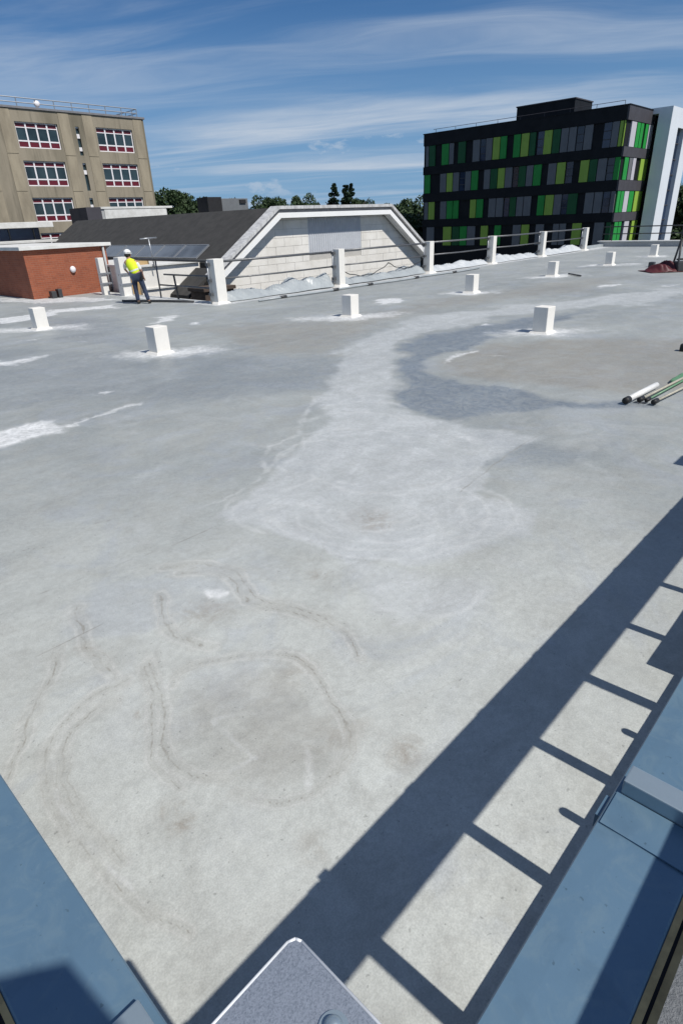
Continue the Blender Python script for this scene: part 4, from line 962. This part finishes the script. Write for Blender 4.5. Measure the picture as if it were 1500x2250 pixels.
bx(bm, 31.42, 31.58, YC+.55, YC+.7, 13.5, 13.8)
tag(obj('roof_lamp', bm, 'window_white', None, True), 'small white lamp head on the concrete building\'s roof', 'lamp')

# ------------------------------------------------------------------ green panelled building
XG, YS = 80.0, 30.3
gb = thing('panelled_building', 'black clad office block with lime, green and grey vertical panels', 'building', (0, 0, 0))
TOP = 12.68
ROWS = [(8.75, 11.28), (5.38, 7.72), (1.95, 4.25), (-1.55, .95)]
obj('core', bx(B(), XG+.12, 88.6, YS+.12, 58.3, GROUND, TOP-.02), 'cladding_black', gb)
bands = [(11.30, TOP), (7.74, 8.73), (4.27, 5.36), (.97, 1.93), (GROUND, -1.57)]
for (z0, z1) in bands:
    obj('band', bx(B(), XG-.08, XG+.119, YS+.121, 58.3, z0, z1), 'cladding_black', gb)
    obj('band', bx(B(), XG-.08, 88.6, YS-.08, YS+.119, z0, z1), 'cladding_grey', gb)
obj('parapet', bx(B(), XG-.12, 88.7, YS-.12, 58.4, TOP+.002, TOP+.12), 'cladding_black', gb)
CM = dict(l='panel_lime', g='panel_green', d='panel_dark_green', y='panel_grey', p='panel_pale', w='glass_blue')
SPEC = [
 '88-104y 106-140d 175-214g 216-241y 265-306d 345-384y 387-414w 417-452y 455-494l 496-531g 568-606g 610-653l 656-690d 700-733w 735-779l 782-824d 827-868y 870-911y 915-950w 955-1001y 1060-1101w 1105-1144y 1146-1166l 1168-1196l',
 '80-111g 165-199y 201-234l 236-269y 272-299w 302-334y 336-373g 405-439y 441-479d 481-519l 521-560y 565-592w 595-635d 637-674y 676-719g 755-800y 803-850l 855-890w 930-979l 981-1024d 1026-1076y 1080-1115w 1118-1166g',
 '78-99y 101-134l 165-199y 201-234g 236-266g 328-361l 363-400g 430-469y 471-510y 515-541w 545-580d 582-619y 621-662y 697-735g 738-785l 787-828y 830-860w 862-915d 955-1004y 1006-1051y 1055-1090w 1095-1124y',
 '90-131y 180-225l 230-269d 271-309g 311-355y 385-425l 460-496g 560-604y 607-650l 685-731y 780-814y 816-851y 885-936l 1005-1060y 1070-1102d']
SIDE = ['1206-1234p 1237-1256g 1258-1274g 1284-1300g 1302-1326p', '1168-1190g 1194-1212y 1214-1231p 1256-1280l 1282-1302l', '1128-1144g 1146-1164g 1166-1190p 1192-1216g 1222-1242l 1244-1262l', '1112-1132g 1134-1150g 1165-1190p 1205-1220l 1222-1236l']
MIDY = [(380, 265), (545, 455), (690, 645), (850, 800)]
def parse(s):
    for tok in s.split():
        a, r = tok.split('-'); yield float(a), float(r[:-1]), r[-1]
for r, (z0, z1) in enumerate(ROWS):
    for a, b_, c_ in parse(SPEC[r]):
        t_ = (a+b_)/2/1150; py = (MIDY[r][0]*(1-t_)+MIDY[r][1]*t_)/2.5+190
        ya = PL(900+a/2.5, py, 0, XG).y; yb = PL(900+b_/2.5, py, 0, XG).y
        ya, yb = min(max(ya, YS+.14), 58.25), max(yb, YS+.14)
        if ya-yb < .1: continue
        if c_ == 'w': 
            wn = obj('window', bx(B(), XG+.08, XG+.118, yb, ya, z0+.03, z1-.03), 'glass_blue', gb)
            for k in (1, 2): obj('transom', bx(B(), XG+.05, XG+.079, yb, ya, z0+(z1-z0)*k/3-.04, z0+(z1-z0)*k/3+.04), 'cladding_grey', wn)
        else: obj('panel', bx(B(), XG-.03, XG+.118, yb+.03, ya-.03, z0+.02, z1-.02), CM[c_], gb)
    for a, b_, c_ in parse(SIDE[r]):
        py = (MIDY[r][1]+15)/2.5+190
        xa = max(PL(900+a/2.5, py, 1, YS).x, XG+.02); xb = min(PL(900+b_/2.5, py, 1, YS).x, 88.5)
        if xb-xa < .1: continue
        obj('panel', bx(B(), xa+.03, xb-.03, YS-.03, YS+.118, z0+.02, z1-.02), CM[c_], gb)
ph = obj('penthouse', bx(B(), 82.6, 87.6, 37.9, 45.6, TOP-.05, 14.5), 'cladding_black', gb)
obj('penthouse_coping', bx(B(), 82.5, 87.7, 37.8, 45.7, 14.5, 14.62), 'cladding_grey', ph)
for k in range(9): obj('roof_upright', tube(B(), [(XG+.4, 31+k*3.2, TOP), (XG+.4, 31+k*3.2, TOP+.55)], .03, 6), 'cladding_grey', gb)
obj('roof_rail', tube(B(), [(XG+.4, 31, TOP+.55), (XG+.4, 57, TOP+.55)], .03, 6), 'cladding_grey', gb)

# white stair tower
tw = thing('stair_tower', 'tall white framed stair tower with dark slot glazing beside the panelled building', 'tower', (0, 0, 0))
T0 = 87.3; YT = 28.0
xs = [T0, PL(1443, 520, 1, YT).x, PL(1458, 520, 1, YT).x, PL(1471, 520, 1, YT).x]
xs[1] = T0+2.9; xs[2] = xs[1]+2.6; xs[3] = xs[2]+2.3
obj('frame_upright', bx(B(), xs[0], xs[1], YT, YT+1.5, GROUND, 12.3), 'tower_white', tw)
obj('frame_upright', bx(B(), xs[2], xs[3], YT, YT+1.5, GROUND, 10.9), 'tower_white', tw)
obj('frame_head', bx(B(), xs[1]+.001, xs[3], YT, YT+1.5, 10.9+.001, 12.299), 'tower_white', tw)
obj('frame_top', bx(B(), xs[0], xs[3], YT, YT+6.5, 12.301, 12.9), 'tower_white', tw)
obj('rear_wall', bx(B(), xs[0]+1.5, xs[3]-.1, YT+2.2, YT+6.4, GROUND, 12.299), 'cladding_black', tw)
gz = obj('slot_glazing', bx(B(), xs[1]+.001, xs[2]-.001, YT+.5, YT+.7, GROUND, 10.9), 'glass_blue', tw)
for k in range(10): obj('transom', bx(B(), xs[1]+.002, xs[2]-.002, YT+.42, YT+.499, -6+k*1.7, -5.9+k*1.7), 'cladding_grey', gz)
obj('link', bx(B(), 88.62, 97.0, 30.9, 40, GROUND, 12.2), 'cladding_black', tw)

# ------------------------------------------------------------------ trees
def leaf_mesh(name, kind, seed, n):
    rs = np.random.RandomState(seed); cl = []
    if kind == 'broad':
        for _ in range(34):
            a = rs.uniform(0, 2*math.pi); h = rs.uniform(.30, 1.0); R_ = .38*math.sin(min(1, (1.12-h)/.75)*math.pi/2)*rs.uniform(.35, 1)
            cl.append((R_*math.cos(a), R_*math.sin(a), h*.92, rs.uniform(.07, .13)))
    else:
        for _ in range(70):
            a = rs.uniform(0, 2*math.pi); h = rs.uniform(.10, 1.0)**.9; R_ = .17*(1.04-h)*rs.uniform(.5, 1.1)
            cl.append((R_*math.cos(a), R_*math.sin(a), h, .012+.055*(1-h)))
    cl = np.array(cl); k = rs.randint(0, len(cl), n)
    d = rs.normal(size=(n, 3)); d /= np.linalg.norm(d, axis=1)[:, None]
    rr = rs.uniform(.25, 1, n)**.45
    c = cl[k, :3] + d*(cl[k, 3]*rr)[:, None]*np.array([1, 1, .8])
    u = rs.normal(size=(n, 3)); u /= np.linalg.norm(u, axis=1)[:, None]; v = np.cross(u, rs.normal(size=(n, 3))); v /= np.linalg.norm(v, axis=1)[:, None]
    s = (rs.uniform(.011, .024, n) if kind == 'broad' else rs.uniform(.008, .016, n))[:, None]
    q = np.stack([c-u*s, c-v*s*.6, c+u*s, c+v*s*.6], 1).reshape(-1, 3)
    me = bpy.data.meshes.new(name); me.from_pydata(q.tolist(), [], np.arange(4*n).reshape(-1, 4).tolist())
    me.materials.append(MATS['leaf' if kind == 'broad' else 'leaf_conifer']); return me
def trunk_mesh(kind, seed):
    bm = B(); r = random.Random(seed)
    tube(bm, [(0, 0, 0), (.005, .004, .3), (.0, .01, .6), (.0, 0, .9 if kind == 'conifer' else .78)], .025, 8, .006)
    for _ in range(7):
        a = r.uniform(0, 6.28); z = r.uniform(.3, .6); tube(bm, [(0, 0, z), (.13*math.cos(a), .13*math.sin(a), z+.12), (.22*math.cos(a), .22*math.sin(a), z+.24)], .010, 6, .003)
    bmesh.ops.recalc_face_normals(bm, faces=bm.faces[:]); me = bpy.data.meshes.new('trunk'); bm.to_mesh(me); bm.free(); me.materials.append(MATS['bark']); return me
PROTO = {('broad', i): (leaf_mesh('crown', 'broad', 100+i, 9000), trunk_mesh('broad', i)) for i in range(3)}
PROTO.update({('conifer', i): (leaf_mesh('crown', 'conifer', 200+i, 7000), trunk_mesh('conifer', 9+i)) for i in range(2)})
def tree(kind, v, x, y, top, wide, label, group):
    t_ = thing('broadleaf_tree' if kind == 'broad' else 'conifer_tree', label, 'tree', (x, y, GROUND), v*1.7+x, group)
    h = top-GROUND
    for nm, me in (('crown', PROTO[kind, v % len([k for k in PROTO if k[0] == kind])][0]), ('trunk', PROTO[kind, v % len([k for k in PROTO if k[0] == kind])][1])):
        o = obj(nm, me, None, t_); o.scale = (wide, wide, h)
def treep(kind, v, px, py, ax, plane, wide, label, group='trees beyond the roofs'):
    q = PL(px, py, ax, plane); tree(kind, v, q.x, q.y, q.z, wide, label, group)
BT = 'trees beyond the roofs'
for a_ in ((0, 381, 408, 1, 108, 15, 'tallest dark broadleaf tree standing between the concrete building and the plant box'),
           (1, 408, 424, 1, 112, 15, 'dark broadleaf tree next to the tallest one beyond the hall roof'),
           (2, 436, 434, 1, 110, 15, 'dark broadleaf tree beside the black plant box, nearer the concrete building'),
           (1, 462, 438, 1, 118, 14, 'low dark tree directly behind the black plant box'),
           (1, 347, 420, 1, 112, 8, 'narrow dark tree touching the concrete building corner'),
           (0, 505, 432, 1, 135, 16, 'distant low tree behind the grey plant unit'),
           (2, 565, 430, 1, 112, 12, 'rounded dark tree over the hall ridge beside the plant unit'),
           (0, 607, 428, 1, 110, 11, 'rounded dark tree just above the gable corner'),
           (1, 588, 433, 1, 118, 12, 'rounded dark tree between two others over the hall ridge'),
           (1, 655, 429, 1, 112, 11, 'loose light tree above the gable top beside the rounded ridge trees'),
           (2, 684, 424, 1, 112, 12, 'loose light tree above the gable top nearer the conifers')): treep('broad', *a_)
treep('conifer', 0, 733, 405, 1, 110, 27, 'pointed dark conifer behind the gable, standing a little apart'); treep('conifer', 1, 759, 403, 1, 112, 27, 'pointed dark conifer behind the gable, one of a joined pair'); treep('conifer', 0, 772, 405, 1, 114, 24, 'pointed dark conifer behind the gable, one of a joined pair')
for a_ in ((0, 792, 432, 1, 112, 12, 'low rounded tree right beside the joined conifers'), (2, 818, 439, 1, 116, 12, 'low rounded tree above the gable top, second from the conifers'),
           (1, 845, 446, 1, 116, 12, 'low rounded tree just over the gable slope end'),
           (1, 890, 436, 0, 98, 14, 'dense dark tree midway between the gable and the panelled building'), (2, 917, 430, 0, 95, 14, 'tallest dense dark tree touching the panelled building'),
           (0, 878, 462, 0, 82, 13, 'dense dark tree behind the gable foot'), (2, 922, 470, 0, 86, 14, 'lower dense dark tree at the panelled building corner'), (1, 866, 448, 0, 104, 13, 'dense dark tree peeping over the gable slope'),
           (0, 1500, 395, 0, 112, 15, 'dark tree close beyond the white stair tower'), (1, 1475, 425, 0, 118, 14, 'low dark tree behind the stair tower slot'), (2, 1535, 400, 0, 108, 15, 'dark tree standing clear of the white stair tower')): treep('broad', *a_)
